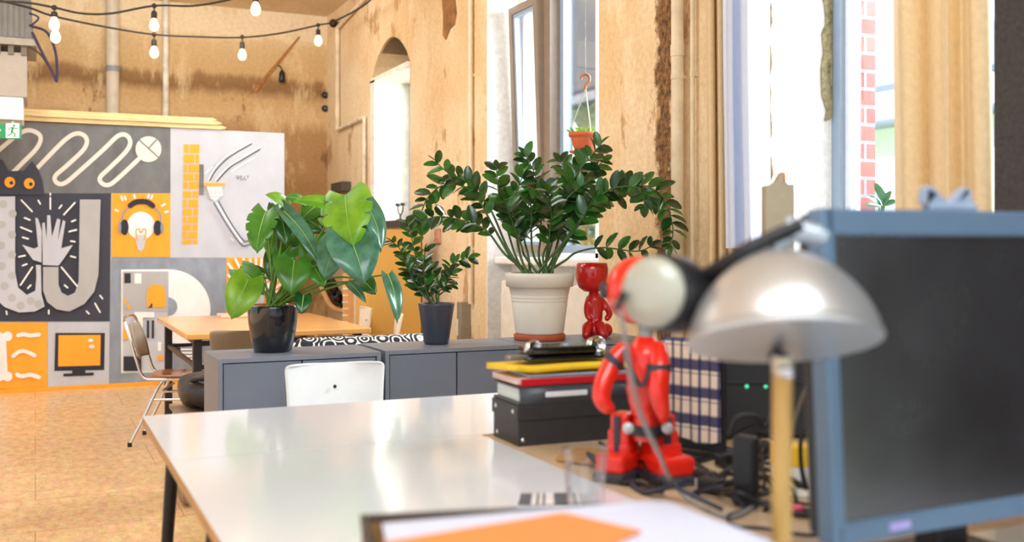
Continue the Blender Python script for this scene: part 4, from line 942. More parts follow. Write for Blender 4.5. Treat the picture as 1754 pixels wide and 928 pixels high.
b.tube(cat_rom([pc+V((-0.01, 0, 0.18)), P(470, 470, D0), P(476, 410, D0), P(482, 372, D0)], 8), 0.007, 8)
b.build('main_stem', mat('stem_thick', (92, 118, 48), 0.5, noise=0.15), pot)

# --- plants with leaflets along arching stalks
M_zz = [leaf_mat('leaflet_dark', (12, 46, 20), (26, 76, 32), 0.2, 0.08), leaf_mat('leaflet_mid', (26, 84, 30), (48, 116, 44), 0.22, 0.15)]
M_zs = mat('stalk_green', (70, 100, 46), 0.4, noise=0.15)
def leaflet(b, base, d, nrm, L, W_, mi):
    d = d.normalized(); s = d.cross(nrm); s.normalize(); n_ = s.cross(d)
    if n_.dot(nrm) < 0: n_ = -n_
    pr = [(0.0, 0.06), (0.15, 0.66), (0.4, 1.0), (0.7, 0.90), (0.92, 0.45), (1.0, 0.03)]
    vs = []
    for q, wd in pr:
        c = base+d*(L*q)-n_*(0.12*L*q*q)
        vs += [c-s*(W_/2*wd)+n_*(0.16*W_*wd), c, c+s*(W_/2*wd)+n_*(0.16*W_*wd)]
    fs = [(3*i+j, 3*i+j+1, 3*i+4+j, 3*i+3+j) for i in range(len(pr)-1) for j in (0, 1)]
    b.add(vs, fs, mi, True)
def frond(root, foot, px, D, dz, start, n, L, W_, rd, rs=(0.008, 0.0025)):
    k = len(px)
    pts = [foot]+[P(u, v, D+dz*((i+1)/k)**1.5) for i, (u, v) in enumerate(px)]
    p = cat_rom(pts, 10); m_ = len(p)-1
    ln = [0]
    for i in range(m_): ln.append(ln[-1]+(p[i+1]-p[i]).length)
    T = ln[-1]
    def at(f):
        x = f*T
        for i in range(m_):
            if ln[i+1] >= x: 
                q = (x-ln[i])/max(1e-6, ln[i+1]-ln[i]); return p[i].lerp(p[i+1], q), (p[i+1]-p[i]).normalized()
        return p[-1], (p[-1]-p[-2]).normalized()
    b = MB(); roll = rd.uniform(-0.6, 0.6)
    for i in range(n):
        f = start+(0.97-start)*i/(n-1); c, tg = at(f)
        vdir = toc(c); sd = tg.cross(vdir)
        if sd.length < 0.2: sd = tg.cross(UP)
        sd.normalize(); up_ = sd.cross(tg)
        sd = (sd*math.cos(roll)+up_*math.sin(roll))
        for s in ((1, -1) if i < n-1 else (1, -1, 0)):
            dr = (tg*rd.uniform(0.55, 0.9)+sd*s+up_*rd.uniform(-0.7, 0.7)+UP*0.12) if s else tg+up_*0.1
            nm = (vdir*rd.uniform(0.2, 1.0)+UP*rd.uniform(0.3, 0.9)+up_*rd.uniform(-0.4, 0.4)).normalized()
            sz = rd.uniform(0.7, 1.12)*(0.75+0.25*math.sin(math.pi*min(1, 0.2+0.8*i/n)))
            leaflet(b, c+tg*rd.uniform(-0.008, 0.008), dr, nm, L*sz, W_*sz, 1 if rd.random() < 0.35 else 0)
    o = b.build('frond', M_zz, root, recalc=False)
    q = MB().tube(p, [rs[0]+(rs[1]-rs[0])*(i/m_)**0.7 for i in range(m_+1)], 7)
    q.build('stalk', M_zs, o)
zc = V((2.185, 4.415, 0.80)); DZ = zc.xy.dot(FWD.xy)
o = thing('potted_zamioculcas', 'large arching glossy dark green plant in a tall white pot with terracotta saucer', 'potted plant', zc)
MB().lathe([(0, 0), (0.118, 0), (0.122, 0.004), (0.124, 0.026), (0.118, 0.03), (0, 0.03)], zc, 44).build('saucer', mat('terracotta_dark', (176, 82, 48), 0.55, noise=0.05), o)
pf = [(0, 0.031), (0.112, 0.031), (0.116, 0.04)]
for k in range(3): z = 0.175+k*0.016; pf += [(0.116+(z-0.04)*0.13, z), (0.1145+(z+0.004-0.04)*0.13, z+0.004), (0.1145+(z+0.008-0.04)*0.13, z+0.008), (0.116+(z+0.012-0.04)*0.13, z+0.012)]
pf += [(0.1465, 0.252), (0.160, 0.254), (0.165, 0.300), (0.167, 0.316), (0.160, 0.320), (0.157, 0.30), (0.146, 0.28), (0, 0.28)]
MB().lathe(pf, zc, 56).build('pot', mat('pot_white', (228, 224, 212), 0.4, noise=0.01), o)
MB().lathe([(0.15, 0.283), (0.08, 0.292), (0, 0.296)], zc, 32).build('soil', M_soil, o)
rd = random.Random(11)
FR = [  # control points, depth change at the tip, leaf start, leaf pairs
 ([(875, 440), (845, 388), (811, 330), (768, 315), (733, 338), (716, 384)], 0.12, 0.42, 13),
 ([(870, 440), (832, 394), (786, 376), (742, 372), (706, 392)], 0.10, 0.45, 11),
 ([(872, 430), (838, 355), (800, 312), (768, 296), (746, 276)], 0.10, 0.62, 6),
 ([(884, 440), (867, 384), (854, 325), (850, 286)], 0.10, 0.60, 6),
 ([(892, 440), (884, 395), (880, 345), (896, 300)], -0.10, 0.50, 8),
 ([(923, 440), (927, 392), (920, 310), (897, 262)], 0.0, 0.48, 9),
 ([(936, 440), (953, 371), (987, 300), (1030, 246)], 0.0, 0.50, 10),
 ([(938, 440), (958, 362), (972, 306), (957, 272)], 0.12, 0.52, 8),
 ([(950, 440), (988, 384), (1039, 328), (1095, 322), (1104, 356)], -0.30, 0.45, 13),
 ([(955, 440), (1003, 371), (1069, 319), (1128, 330), (1152, 386), (1146, 432)], -0.10, 0.50, 13),
 ([(965, 448), (988, 432), (1031, 424), (1091, 430), (1118, 420)], 0.05, 0.55, 5),
 ([(915, 440), (910, 392), (914, 349), (936, 322)], -0.15, 0.45, 9),
 ([(943, 440), (979, 401), (1005, 362), (1020, 334)], -0.18, 0.45, 8),
 ([(936, 440), (940, 410), (944, 360), (938, 326)], -0.25, 0.40, 9),
 ([(948, 440), (972, 349), (1000, 306), (1036, 274)], 0.15, 0.5, 8),
 ([(905, 440), (897, 400), (905, 352), (918, 318)], 0.18, 0.45, 8),
 ([(955, 440), (985, 380), (1020, 345), (1062, 335)], 0.20, 0.5, 8),
 ([(930, 440), (950, 395), (968, 345), (1000, 315)], -0.05, 0.45, 8),
 ([(900, 440), (893, 420), (878, 380), (862, 340)], -0.2, 0.5, 6),
]
for px, dz, stt, n in FR:
    foot = zc+V((rd.uniform(-.06, .06), rd.uniform(-.06, .06), 0.28)) + RGT*((px[0][0]-922)*0.0006)
    frond(o, foot, px, DZ, dz, stt, int(n*1.2), 0.094, 0.050, rd)
sc_ = V((1.662, 4.42, 0.80)); DS = sc_.xy.dot(FWD.xy)
o = thing('potted_zamioculcas', 'small upright green plant in a tapered slate grey pot', 'potted plant', sc_)
MB().lathe([(0, 0), (0.053, 0), (0.057, 0.008), (0.083, 0.178), (0.084, 0.186), (0.078, 0.187), (0.075, 0.17), (0, 0.168)], sc_, 40).build('pot', mat('pot_slate', (62, 66, 78), 0.3, noise=0.03), o)
MB().lathe([(0.074, 0.166), (0.04, 0.172), (0, 0.174)], sc_, 24).build('soil', M_soil, o)
for px, dz, stt, n in [([(720, 500), (699, 461), (686, 428), (672, 414)], -0.05, 0.35, 9), ([(725, 500), (716, 461), (706, 412), (698, 380)], 0.06, 0.3, 10), ([(731, 500), (726, 466), (728, 430)], -0.08, 0.3, 7),
        ([(748, 500), (768, 474), (774, 453), (803, 441)], -0.02, 0.35, 9), ([(752, 500), (763, 490), (772, 470)], -0.08, 0.3, 5), ([(738, 500), (742, 486), (738, 462)], 0.02, 0.3, 5), ([(722, 500), (708, 470), (694, 436)], 0.08, 0.3, 8)]:
    frond(o, sc_+V((rd.uniform(-.02, .02), rd.uniform(-.02, .02), 0.165)), px, DS, dz, stt, n, 0.066, 0.034, rd, (0.005, 0.002))

# --- hanging pot in the window
hp = PX(1000, 262, 3.0); hd = hp.xy.dot(FWD.xy)
o = thing('hanging_pot', 'small terracotta hanging pot with a saucer in front of the window', 'hanging plant', hp)
MT = mat('terracotta', (190, 92, 52), 0.7, noise=0.05)
z0 = hp.z; kk = hd/F
MB().lathe([(0, 0.018), (15*kk, 0.018), (17*kk, 0.03), (22*kk, 24*kk), (22.5*kk, 27*kk), (26*kk, 28*kk), (26*kk, 35*kk), (24*kk, 35*kk), (21*kk, 26*kk), (0, 26*kk)], hp, 36).build('pot', MT, o)
MB().lathe([(0, -0.012), (15*kk, -0.012), (24*kk, 0.004), (25*kk, 0.012), (22*kk, 0.010), (14*kk, 0.0), (14*kk, 0.018), (0, 0.018)], hp, 36).build('saucer', MT, o)
kn = P(1003, 152, hd)
for a in range(3):
    an = a*2.094+0.5
    e = hp+V((25*kk*math.cos(an), 25*kk*math.sin(an), 34*kk))
    MB().tube([e, kn], 0.0035, 6).build('hanging_wire', mat('wire_green', (176, 178, 150), 0.5), o)
b = MB().tube(cat_rom([kn, P(1003, 147, hd), P(1009, 139, hd), P(1009, 131, hd), P(1003, 127, hd), P(996, 131, hd), P(995, 136, hd)], 8), 0.008, 8)
b.build('hook', mat('hook_brown', (170, 96, 50), 0.5), o)
MB().tube([P(1003, 127.5, hd), V((kn.x, kn.y, 3.22))], 0.0008, 5).build('line', glass_mat('clear_line'), o)
b = MB(); rdd = random.Random(2)
for k in range(26):
    a = rdd.uniform(0, 6.28); r_ = rdd.uniform(0, 20*kk)
    leaflet(b, hp+V((r_*math.cos(a), r_*math.sin(a), 31*kk)), V((math.cos(a), math.sin(a), rdd.uniform(0.6, 2.2))), V((-0.5, -0.7, 0.5)), 0.055, 0.016, rdd.randint(0, 1))
b.build('leaves', [M_l[0], M_l[1]], o, recalc=False)
# --- plant on the sill by the monitor
q = PX(1506, 352, 3.06)
base = V((3.06, q.y, 1.205))
o = thing('potted_plant', 'small broad-leaved plant on the window sill behind the monitor', 'potted plant', base)
MB().lathe([(0, 0), (0.045, 0), (0.062, 0.10), (0.056, 0.10), (0.05, 0.085), (0, 0.085)], base, 28).build('pot', mat('pot_white', (228, 224, 212), 0.4), o)
b = MB()
dq = base.xy.dot(FWD.xy)
for (u0, v0, u1, v1) in ((1510, 352, 1490, 336), (1516, 348, 1502, 318), (1512, 352, 1523, 330), (1506, 354, 1486, 350), (1514, 352, 1534, 344)):
    s = P(u0, v0, dq); e = P(u1, v1, dq-0.02)
    b.tube(cat_rom([base+V((0, 0, 0.09)), (base+V((0, 0, 0.1))).lerp(s, 0.6), s], 5), 0.003, 6, mi=1)
    leaflet(b, s, e-s, V((-0.6, -0.4, 0.7)), (e-s).length*1.15, 0.034, 0)
b.build('leaves', [M_l[3], M_stem], o, recalc=False)
# --- red planter figure
M_red = mat('glossy_red', (196, 22, 24), 0.2, noise=0.03, coat=0.5)
rp_ = V((2.50, 4.42, 0.80)); dr_ = rp_.xy.dot(FWD.xy); kr = dr_/F
o = thing('figure_planter', 'glossy red planter shaped like a seated figure with a pot for a head', 'planter', rp_)
top = P(1014, 500, dr_)
MB().lathe([(0, 0.0), (14*kr, 1*kr), (23*kr, 8*kr), (27.5*kr, 22*kr), (28*kr, 40*kr), (26*kr, 49*kr), (24*kr, 50*kr), (24*kr, 44*kr), (0, 42*kr)], top, 36).build('pot_head', M_red, o)
MB().lathe([(23.5*kr, 44*kr), (10*kr, 46*kr), (0, 46*kr)], top, 24).build('soil', M_soil, o)
def limb(pts, rr, n=8): 
    b = MB(); p = cat_rom(pts, n); m_ = len(p)-1; k = len(rr)-1
    rs = [rr[min(k-1, int(i/m_*k))]+(rr[min(k, int(i/m_*k)+1)]-rr[min(k-1, int(i/m_*k))])*((i/m_*k) % 1 if i < m_ else 1) for i in range(m_+1)]
    b.tube(p, rs, 14); b.ball(p[0], rs[0], n=14); b.ball(p[-1], rs[-1], n=14); return b
def merged(bs, name, mt, parent, vox=0.006):
    b = MB()
    for q in bs: b.add(q.v, q.f, 0, True)
    ob = b.build(name, mt, parent)
    md = ob.modifiers.new('Remesh', 'REMESH'); md.mode = 'VOXEL'; md.voxel_size = vox; md.use_smooth_shade = True
    sm = ob.modifiers.new('Smooth', 'SMOOTH'); sm.factor = 0.5; sm.iterations = 4
    return ob
K_ = lambda u, v, dd=0: P(u, v, dr_+dd)
merged([limb([K_(1017, 503), K_(1018, 512), K_(1020, 530), K_(1019, 548), K_(1018, 566)], [9*kr, 14*kr, 13*kr, 13*kr, 15*kr]),
        limb([K_(1026, 512), K_(1036, 522, 0.01), K_(1044, 536, -0.01), K_(1040, 545, -0.03)], [7*kr, 6*kr, 5.5*kr, 5*kr]),
        limb([K_(1010, 512), K_(1006, 524, -0.02), K_(1006, 538, -0.04), K_(1010, 545, -0.05)], [7*kr, 6*kr, 5.5*kr, 5*kr]),
        limb([K_(1012, 564, 0.0), K_(1006, 560, -0.06), K_(1004, 572, -0.09), V((K_(1003, 578, -0.09).x, K_(1003, 578, -0.09).y, 0.80+6.5*kr))], [10*kr, 9*kr, 7*kr, 6.5*kr]),
        limb([K_(1024, 564, 0.0), K_(1028, 558, -0.05), K_(1032, 570, -0.08), V((K_(1036, 578, -0.08).x, K_(1036, 578, -0.08).y, 0.80+6.5*kr))], [10*kr, 9*kr, 7*kr, 6.5*kr]),
        limb([V((rp_.x-0.02, rp_.y-0.02, 0.80+12*kr)), V((rp_.x+0.04, rp_.y-0.02, 0.80+12*kr))], [12*kr, 12*kr])], 'seated_body', M_red, o, 0.0045)
# ------------------------------------------------------------------ things on the desks
ZD, ZT = 0.74, 0.736
# archive box and what is stacked on it
A0 = PZ(886, 766, ZT)
ax = V((math.cos(-0.03), math.sin(-0.03), 0)); ay = V((-ax.y, ax.x, 0)); RB = Matrix((ax, ay, UP)).transposed()
def bc(x, y, z): return A0+ax*x+ay*y+V((0, 0, z-ZT))
BW, BD, BH = 0.36, 0.175, 0.105
M_box = mat('box_black', (50, 49, 50), 0.5, noise=0.05, scale=40)
o = thing('archive_box', 'black cardboard archive box with metal rivets under the stack of folders', 'box', bc(BW/2, BD/2, ZT))
MB().rbox(bc(BW/2, BD/2, ZT+0.04), (BW-0.008, BD-0.008, 0.08), 0.002, RB).build('box_body', M_box, o)
MB().rbox(bc(BW/2, BD/2, ZT+BH-0.02), (BW, BD, 0.04), 0.003, RB).build('lid', M_box, o)
for (x, z) in ((0.006, BH-0.03),): pass
for (x, y, z, n_) in ((0.0, 0.03, BH-0.018, -ax), (0.018, 0.004, 0.016, -ay), (0.004, BD-0.03, 0.016, -ax), (0.0, BD-0.03, BH-0.018, -ax)):
    MB().lathe([(0.006, 0), (0.005, 0.002), (0, 0.003)], orient(bc(x, y, ZT+z), n_), 12).build('rivet', M_chrome, o)
z = ZT+BH
o = thing('ring_binder', 'grey black lever arch binder with a white spine label on the archive box', 'binder', bc(BW/2, BD/2, z))
M_bind = mat('binder_grey', (64, 68, 74), 0.4, noise=0.04)
MB().rbox(bc(BW/2, BD/2, z+0.0035), (BW-0.01, BD, 0.005), 0.001, RB).rbox(bc(BW/2, BD/2, z+0.0445), (BW-0.01, BD, 0.005), 0.001, RB).build('cover', M_bind, o)
sp = MB()
sp.grid(lambda i, j: bc(0.005+(BW-0.01)*j, 0.004-0.012*math.sin(math.pi*i), z+0.001+0.046*i), 8, 4)
sp.build('spine', M_bind, o, solid=0.002)
MB().rbox(bc(BW/2, BD/2+0.01, z+0.024), (BW-0.03, BD-0.03, 0.035), 0.002, RB).build('papers', mat('paper_edge', (214, 220, 214), 0.8, noise=0.08, scale=6, stretch=(1, 1, 60)), o)
MB().rbox(bc(0.135, -0.0095, z+0.026), (0.12, 0.003, 0.014), 0.002, RB).build('spine_label', mat('label_white', (232, 232, 234), 0.4), o)
z += 0.048
o = thing('document_folder', 'thin red folder stuffed with papers on the binder', 'folder', bc(BW/2, BD/2, z))
MR_ = mat('folder_red', (196, 16, 30), 0.35, noise=0.03)
MB().rbox(bc(BW/2+0.01, BD/2, z+0.003), (BW, BD, 0.004), 0.001, RB).rbox(bc(BW/2+0.01, -0.001, z+0.010), (BW, 0.004, 0.018), 0.0015, RB).build('cover', MR_, o)
MB().rbox(bc(BW/2-0.004, BD/2+0.005, z+0.013), (BW-0.012, BD-0.012, 0.016), 0.001, RB).build('papers', mat('paper_pinkish', (226, 190, 182), 0.8, noise=0.2, scale=5, stretch=(1, 1, 60)), o)
z += 0.0225
tag(MB().rbox(bc(BW/2+0.02, BD/2-0.004, z+0.003), (BW-0.03, BD-0.02, 0.006), 0.001, RB).build('paper_sheaf', mat('paper_bluewhite', (196, 206, 224), 0.7)), 'thin sheaf of bluish white papers between the red folder and the yellow envelope', 'papers')
z += 0.0065
def env(i, j):
    x = -0.02+(BW+0.10)*i; y = -0.004+BD*0.95*j
    return bc(x, y, z+0.010+0.010*math.sin(3.2*i)*0.6*(1-j)+0.012*max(0, 0.14-i)/0.14*(1-j))
o = thing('envelope', 'bright yellow padded envelope near the top of the stack', 'envelope', bc(BW/2, BD/2, z))
MB().grid(env, 20, 6).build('envelope_body', mat('yellow_envelope', (246, 200, 36), 0.5, noise=0.04), o, solid=0.016)
z += 0.026
o = thing('hole_punch', 'glossy black desk gadget with two chrome discs on the yellow envelope', 'gadget', bc(0.17, 0.09, z))
gb = mat('gloss_black', (14, 14, 16), 0.08, coat=0.5)
MB().rbox(bc(0.17, 0.085, z+0.009), (0.25, 0.11, 0.012), 0.005, RB).build('base_plate', gb, o)
MB().rbox(bc(0.155, 0.085, z+0.028), (0.20, 0.085, 0.024), 0.009, RB, seg=3).build('gadget_body', gb, o)
for x, r_ in ((0.075, 0.021), (0.262, 0.026)):
    c = bc(x, 0.07, z+0.034)
    MB().lathe([(r_, -0.012), (r_, 0.012), (r_*0.7, 0.016), (r_*0.65, 0.010), (0, 0.010)], orient(c, -ay+UP*0.3), 26).build('chrome_disc', M_chrome, o)
MB().rbox(bc(0.03, 0.07, z+0.013), (0.06, 0.03, 0.012), 0.004, RB).build('lever', M_steel, o)

# ---- red robot
DR = 2.25
M_rr = mat('robot_red', (230, 40, 22), 0.28, noise=0.03, coat=0.4); M_rd = mat('robot_dark', (52, 54, 62), 0.5); M_rs = mat('robot_silver', (196, 196, 196), 0.35, 0.3)
R_ = lambda u, v, dd=0: P(u, v, DR+dd)
kq = DR/F
fw = (RGT*0.35-FWD*0.9).normalized(); sd = V((-fw.y, fw.x, 0)); RF = Matrix((sd, -fw, UP)).transposed()   # local y points away from where it faces
g0 = PZ(1100, 822, ZT)
rob = thing('toy_robot', 'tall red plastic toy robot with black belt and soles standing on the desk', 'toy robot', (g0.x, g0.y, ZT))
rt = V((RGT.x, RGT.y, 0))
def at(u, v, dd=0, z=None):
    q = R_(u, v, dd)
    if z is not None: q.z = z
    return q
for (u, w_, dd, L, ang) in ((1060, 58, 0.02, 0.115, 0.55), (1140, 70, 0.0, 0.135, -0.35)):
    d = (-FWD*math.cos(ang)-RGT*math.sin(ang)*(1)).normalized(); s_ = V((-d.y, d.x, 0)); RR = Matrix((s_, -d, UP)).transposed()
    c = at(u, 800, dd, ZT)
    wd = w_*kq
    f = MB().rbox(c+V((0, 0, 0.040)), (wd*0.94, L*0.92, 0.044), 0.012, RR, seg=3).rbox(c+V((0, 0, 0.060))+(-d)*(-0.02)*-1, (wd*0.8, L*0.55, 0.05), 0.012, RR, seg=3).build('foot', M_rr, rob)
    MB().rbox(c+V((0, 0, 0.011)), (wd, L, 0.022), 0.005, RR).build('sole', M_rd, f)
    lg = MB().rbox(c-d*0.022+V((0, 0, 0.075)), (wd*0.7, 0.06, 0.07), 0.008, RR).rbox(c-d*0.022+V((0, 0, 0.110)), (wd*0.58, 0.052, 0.07), 0.008, RR)
    lo = lg.build('leg', M_rr, rob)
    MB().rbox(c-d*0.022+d*0.031+V((0, 0, 0.095)), (wd*0.2, 0.006, 0.09), 0.002, RR).build('leg_stripe', M_rd, lo)
# pelvis and belt
bz = at(1105, 733).z
MB().tube([at(1108, 750, 0.01), at(1106, 700, 0.01)], [36*kq, 30*kq], 20, flat=0.7).build('pelvis', M_rr, rob)
bl = MB().tube([at(1107, 741, 0.01), at(1107, 725, 0.01)], [45*kq, 45*kq], 24, flat=0.75).build('belt', M_blk, rob)
for u in (1076, 1143):
    c = at(u, 733, -0.045)
    MB().lathe([(10*kq, 0), (10*kq, 0.006), (7*kq, 0.010), (0, 0.010)], orient(c, -FWD), 16).build('belt_stud', M_rs, bl)
# torso
tb = MB()
tp = [(1105, 712, 30, .8), (1102, 690, 32, .8), (1102, 660, 38, .75), (1104, 625, 43, .7), (1105, 600, 40, .7), (1106, 584, 28, .7), (1106, 576, 16, .8)]
for (a, c) in zip(tp[:-1], tp[1:]): tb.tube([at(a[0], a[1], 0.01), at(c[0], c[1], 0.01)], [a[2]*kq, c[2]*kq], 20, flat=0.75)
tb.tube([at(1106, 577, 0.01), at(1106, 575, 0.01)], 16*kq, 20)
merged([tb], 'torso', M_rr, rob, 0.005)
sb = MB().tube(cat_rom([at(1068, 600, -0.03), at(1085, 642, -0.055), at(1100, 660, -0.058), at(1115, 632, -0.06), at(1140, 622, -0.03)], 6), 0.0065, 8, flat=0.6)
sb.build('chest_strap', M_rd, rob)
MB().tube([at(1106, 579, 0.01), at(1106, 556, 0.01)], 13*kq, 16).build('neck', mat('robot_neck', (150, 156, 150), 0.4), rob)
# arms
def arm(pts, rr, band):
    a_ = merged([limb(pts, rr)], 'arm', M_rr, rob, 0.005)
    p, d, r_ = band
    MB().tube([p-d*0.008, p+d*0.008], [r_, r_], 18).build('arm_band', M_rd, a_)
arm([at(1068, 600, -0.0), at(1050, 620, -0.01), at(1034, 655, -0.03), at(1030, 680, -0.04), at(1038, 696, -0.045), at(1045, 700, -0.045)], [17*kq, 17*kq, 17*kq, 16*kq, 13*kq, 10*kq], (at(1052, 618, -0.01), (at(1050, 620)-at(1068, 600)).normalized(), 19*kq))
arm([at(1128, 600, -0.02), at(1130, 630, -0.05), at(1128, 670, -0.065), at(1134, 700, -0.07), at(1137, 716, -0.07)], [17*kq, 19*kq, 18*kq, 14*kq, 10*kq], (at(1129, 629, -0.05), V((0, 0, -1)), 20.5*kq))
# head
hc = at(1094, 497, 0.01)
MB().ball(hc, 58*kq, n=28, sc_=(1, 1, 1.02)).build('head', M_rr, rob)
MB().lathe([(0.018, 0), (0.018, 0.012), (0.012, 0.016), (0, 0.016)], orient(hc-RGT*(54*kq), -RGT), 20).build('ear_disc', M_rd, rob)
MB().lathe([(0.030, 0), (0.030, 0.008), (0.022, 0.012), (0, 0.012)], orient(hc-FWD*(56*kq)+UP*0.004, -FWD), 24).build('face_plate', M_rd, rob)

# ---- covered screen: checked cloth over a thin black screen
S0 = PZ(1150, 770, ZT); dS = S0.xy.dot(FWD.xy)
a_ = PZ(1158, 778, ZT); c_ = PZ(1243, 792, ZT)
e = (c_-a_); e.z = 0; Ls = e.length; e.normalize(); n_ = V((e.y, -e.x, 0))
if n_.dot(-FWD) < 0: n_ = -n_
Ln = 0.0
hS = P(1190, 594, (a_.xy.dot(FWD.xy)+c_.xy.dot(FWD.xy))/2).z-ZT
o = thing('thin_black_screen', 'thin black upright screen under the checked cloth behind the robot', 'screen', (a_+c_)/2)
RS = Matrix((e, -n_, UP)).transposed()
e0 = a_-e*0.03; Lw = Ls+0.03
MB().rbox(e0+e*(Lw/2)+V((0, 0, hS/2+0.01)), (Lw, 0.014, hS-0.02), 0.004, RS).build('screen_panel', M_blk, o)
MB().rbox(e0+e*(Lw/2)+V((0, 0, 0.008)), (Lw*0.6, 0.12, 0.016), 0.004, RS).build('stand_base', M_blk, o)
m, t, b, out = newmat('checked_cloth')
uvn = nn(t, 'ShaderNodeTexCoord'); mp = nn(t, 'ShaderNodeMapping'); mp.vector_type = 'POINT'
sep = nn(t, 'ShaderNodeSeparateXYZ'); t.links.new(uvn.outputs['Object'], sep.inputs[0])
hx = mth(t, 'ADD', mth(t, 'MULTIPLY', sep.outputs[0], e.x), mth(t, 'MULTIPLY', sep.outputs[1], e.y))
def bandx(s, period, wdt, ph):
    fr = mth(t, 'FRACT', mth(t, 'ADD', mth(t, 'DIVIDE', s, period), ph)); return mth(t, 'LESS_THAN', fr, wdt)
navy = lin((24, 32, 80)); cream = lin((226, 206, 184))
c = mix(t, cream, navy, mth(t, 'MULTIPLY', bandx(hx, 0.026, 0.27, 0.1), 0.88))
c = mix(t, c, navy, mth(t, 'MULTIPLY', bandx(sep.outputs[2], 0.066, 0.36, 0.35), 0.92))
c = mix(t, c, navy, mth(t, 'MULTIPLY', bandx(sep.outputs[2], 0.033, 0.12, 0.0), 0.6))
t.links.new(c, b.inputs['Base Color']); b.inputs['Roughness'].default_value = 0.95
def cl(i, j):
    y = i*(hS+0.10)
    fo = 0.006*math.sin(11*j+2)*min(1, i*2)+0.004*math.sin(23*j)
    if y < hS-0.035: return e0+e*(Lw*(j*0.97-0.01))+n_*(0.014+fo*(1-y/(hS)) )+V((0, 0, 0.045+y+0.006*math.sin(7*j)*(1-y/hS)))
    k = min(1, (y-(hS-0.035))/0.03)
    if k < 1: return e0+e*(Lw*(j*0.97-0.01))+n_*(0.014*math.cos(math.pi*k))+V((0, 0, hS+0.010+0.010*math.sin(math.pi*k)))
    return e0+e*(Lw*(j*0.97-0.01))-n_*0.014+V((0, 0, hS+0.01-(y-hS+0.005)))
tag(MB().grid(cl, 60, 30).build('checked_cloth', m, recalc=False), 'navy and cream checked cloth draped over the thin black screen', 'cloth')
# ---- dark case behind the lamp post
q = PZ(1318, 752, ZT); 
M_case = mat('case_black', (38, 38, 40), 0.5, noise=0.05)
o = thing('computer_case', 'black computer case lying behind the lamp post with small green lights', 'computer', q)
cw, ch = 0.40, 0.225
MB().rbox(q+RGT*0.05+FWD*0.10+V((0, 0, ch/2+0.004)), (cw, 0.2, ch-0.008), 0.008, Matrix((RGT, FWD, UP)).transposed()).build('casing', M_case, o)
for k in range(5): MB().rbox(q+RGT*(-0.10+k*0.08)-FWD*0.001+V((0, 0, ch*0.66)), (0.06, 0.004, 0.008), 0.001, Matrix((RGT, FWD, UP)).transposed()).build('port_strip', M_blk, o)
for k, x in enumerate((-0.06, -0.01)): MB().lathe([(0.006, 0), (0.005, 0.003), (0, 0.004)], orient(q+RGT*x-FWD*0.0+V((0, 0, ch*0.62)), -FWD), 12).build('status_light', mat('led_green', (60, 190, 140), 0.3, emit=0.8), o)
for x in (-0.12, 0.2): MB().rbox(q+RGT*x+FWD*0.1+V((0, 0, 0.003)), (0.03, 0.15, 0.008), 0.001, Matrix((RGT, FWD, UP)).transposed()).build('rubber_foot', M_blk, o)
# tall beige carton behind the lamp bracket, standing on the case
tq = q+FWD*0.10+V((0, 0, ch)); dC = tq.xy.dot(FWD.xy)
cl0 = P(1312, 500, dC); cl1 = P(1361, 500, dC)
o = thing('cardboard_strip', 'tall beige cardboard strip with a torn pointed top standing behind the lamp', 'cardboard', V(((cl0.x+cl1.x)/2, (cl0.y+cl1.y)/2, tq.z)))
poly = [V((cl0.x, cl0.y, tq.z)), V((cl1.x, cl1.y, tq.z))]+[P(u, v, dC) for u, v in ((1360, 316), (1350, 316), (1344, 310), (1342, 294), (1338, 299), (1332, 310), (1325, 315), (1312, 318))]
MB().prism(poly, FWD*0.05).build('cardboard_body', mat('kraft_beige', (176, 164, 138), 0.7, noise=0.04), o)
MB().tube([P(1343, 296, dC-0.001), P(1344, 311, dC-0.001)], 0.003, 6).build('torn_edge', mat('kraft_orange', (216, 140, 60), 0.7), o)

# ---- cables and small things on the pale desk
rd = random.Random(21)
M_c = [mat('cable_black', (18, 18, 20), 0.45), mat('cable_grey', (148, 140, 124), 0.5), mat('cable_navy', (40, 48, 66), 0.45)]
def inside(p): return 1.13 < p.x < 1.86 and 1.38 < p.y < 2.25
for k in range(17):
    u = rd.uniform(1150, 1380); v = rd.uniform(770, 880)
    p0 = PZ(u, v, ZT); a = rd.uniform(0, 6.28); pts = [p0]
    for s in range(rd.randint(7, 11)):
        a += rd.uniform(-1.1, 1.1)
        for tr in range(8):
            q2 = pts[-1]+V((math.cos(a), math.sin(a), 0))*rd.uniform(0.05, 0.09)
            q2.z = ZT+0.008+rd.choice((0, 0, 0.01, 0.03, 0.05))*rd.random()
            if inside(q2): break
            a += 0.9
        if not inside(q2): break
        pts.append(q2)
    if len(pts) < 4: continue
    mi = 0 if k % 4 else 2
    l = MB().tube(cat_rom(pts, 8), rd.choice((0.0035, 0.0045, 0.006)), 8).build('cable', M_c[mi])
    tag(l, 'tangled black cable among others on the pale desk by the lamp' if mi == 0 else 'dark blue-grey cable in the tangle on the pale desk', 'cable', 'cable tangle on the pale desk')
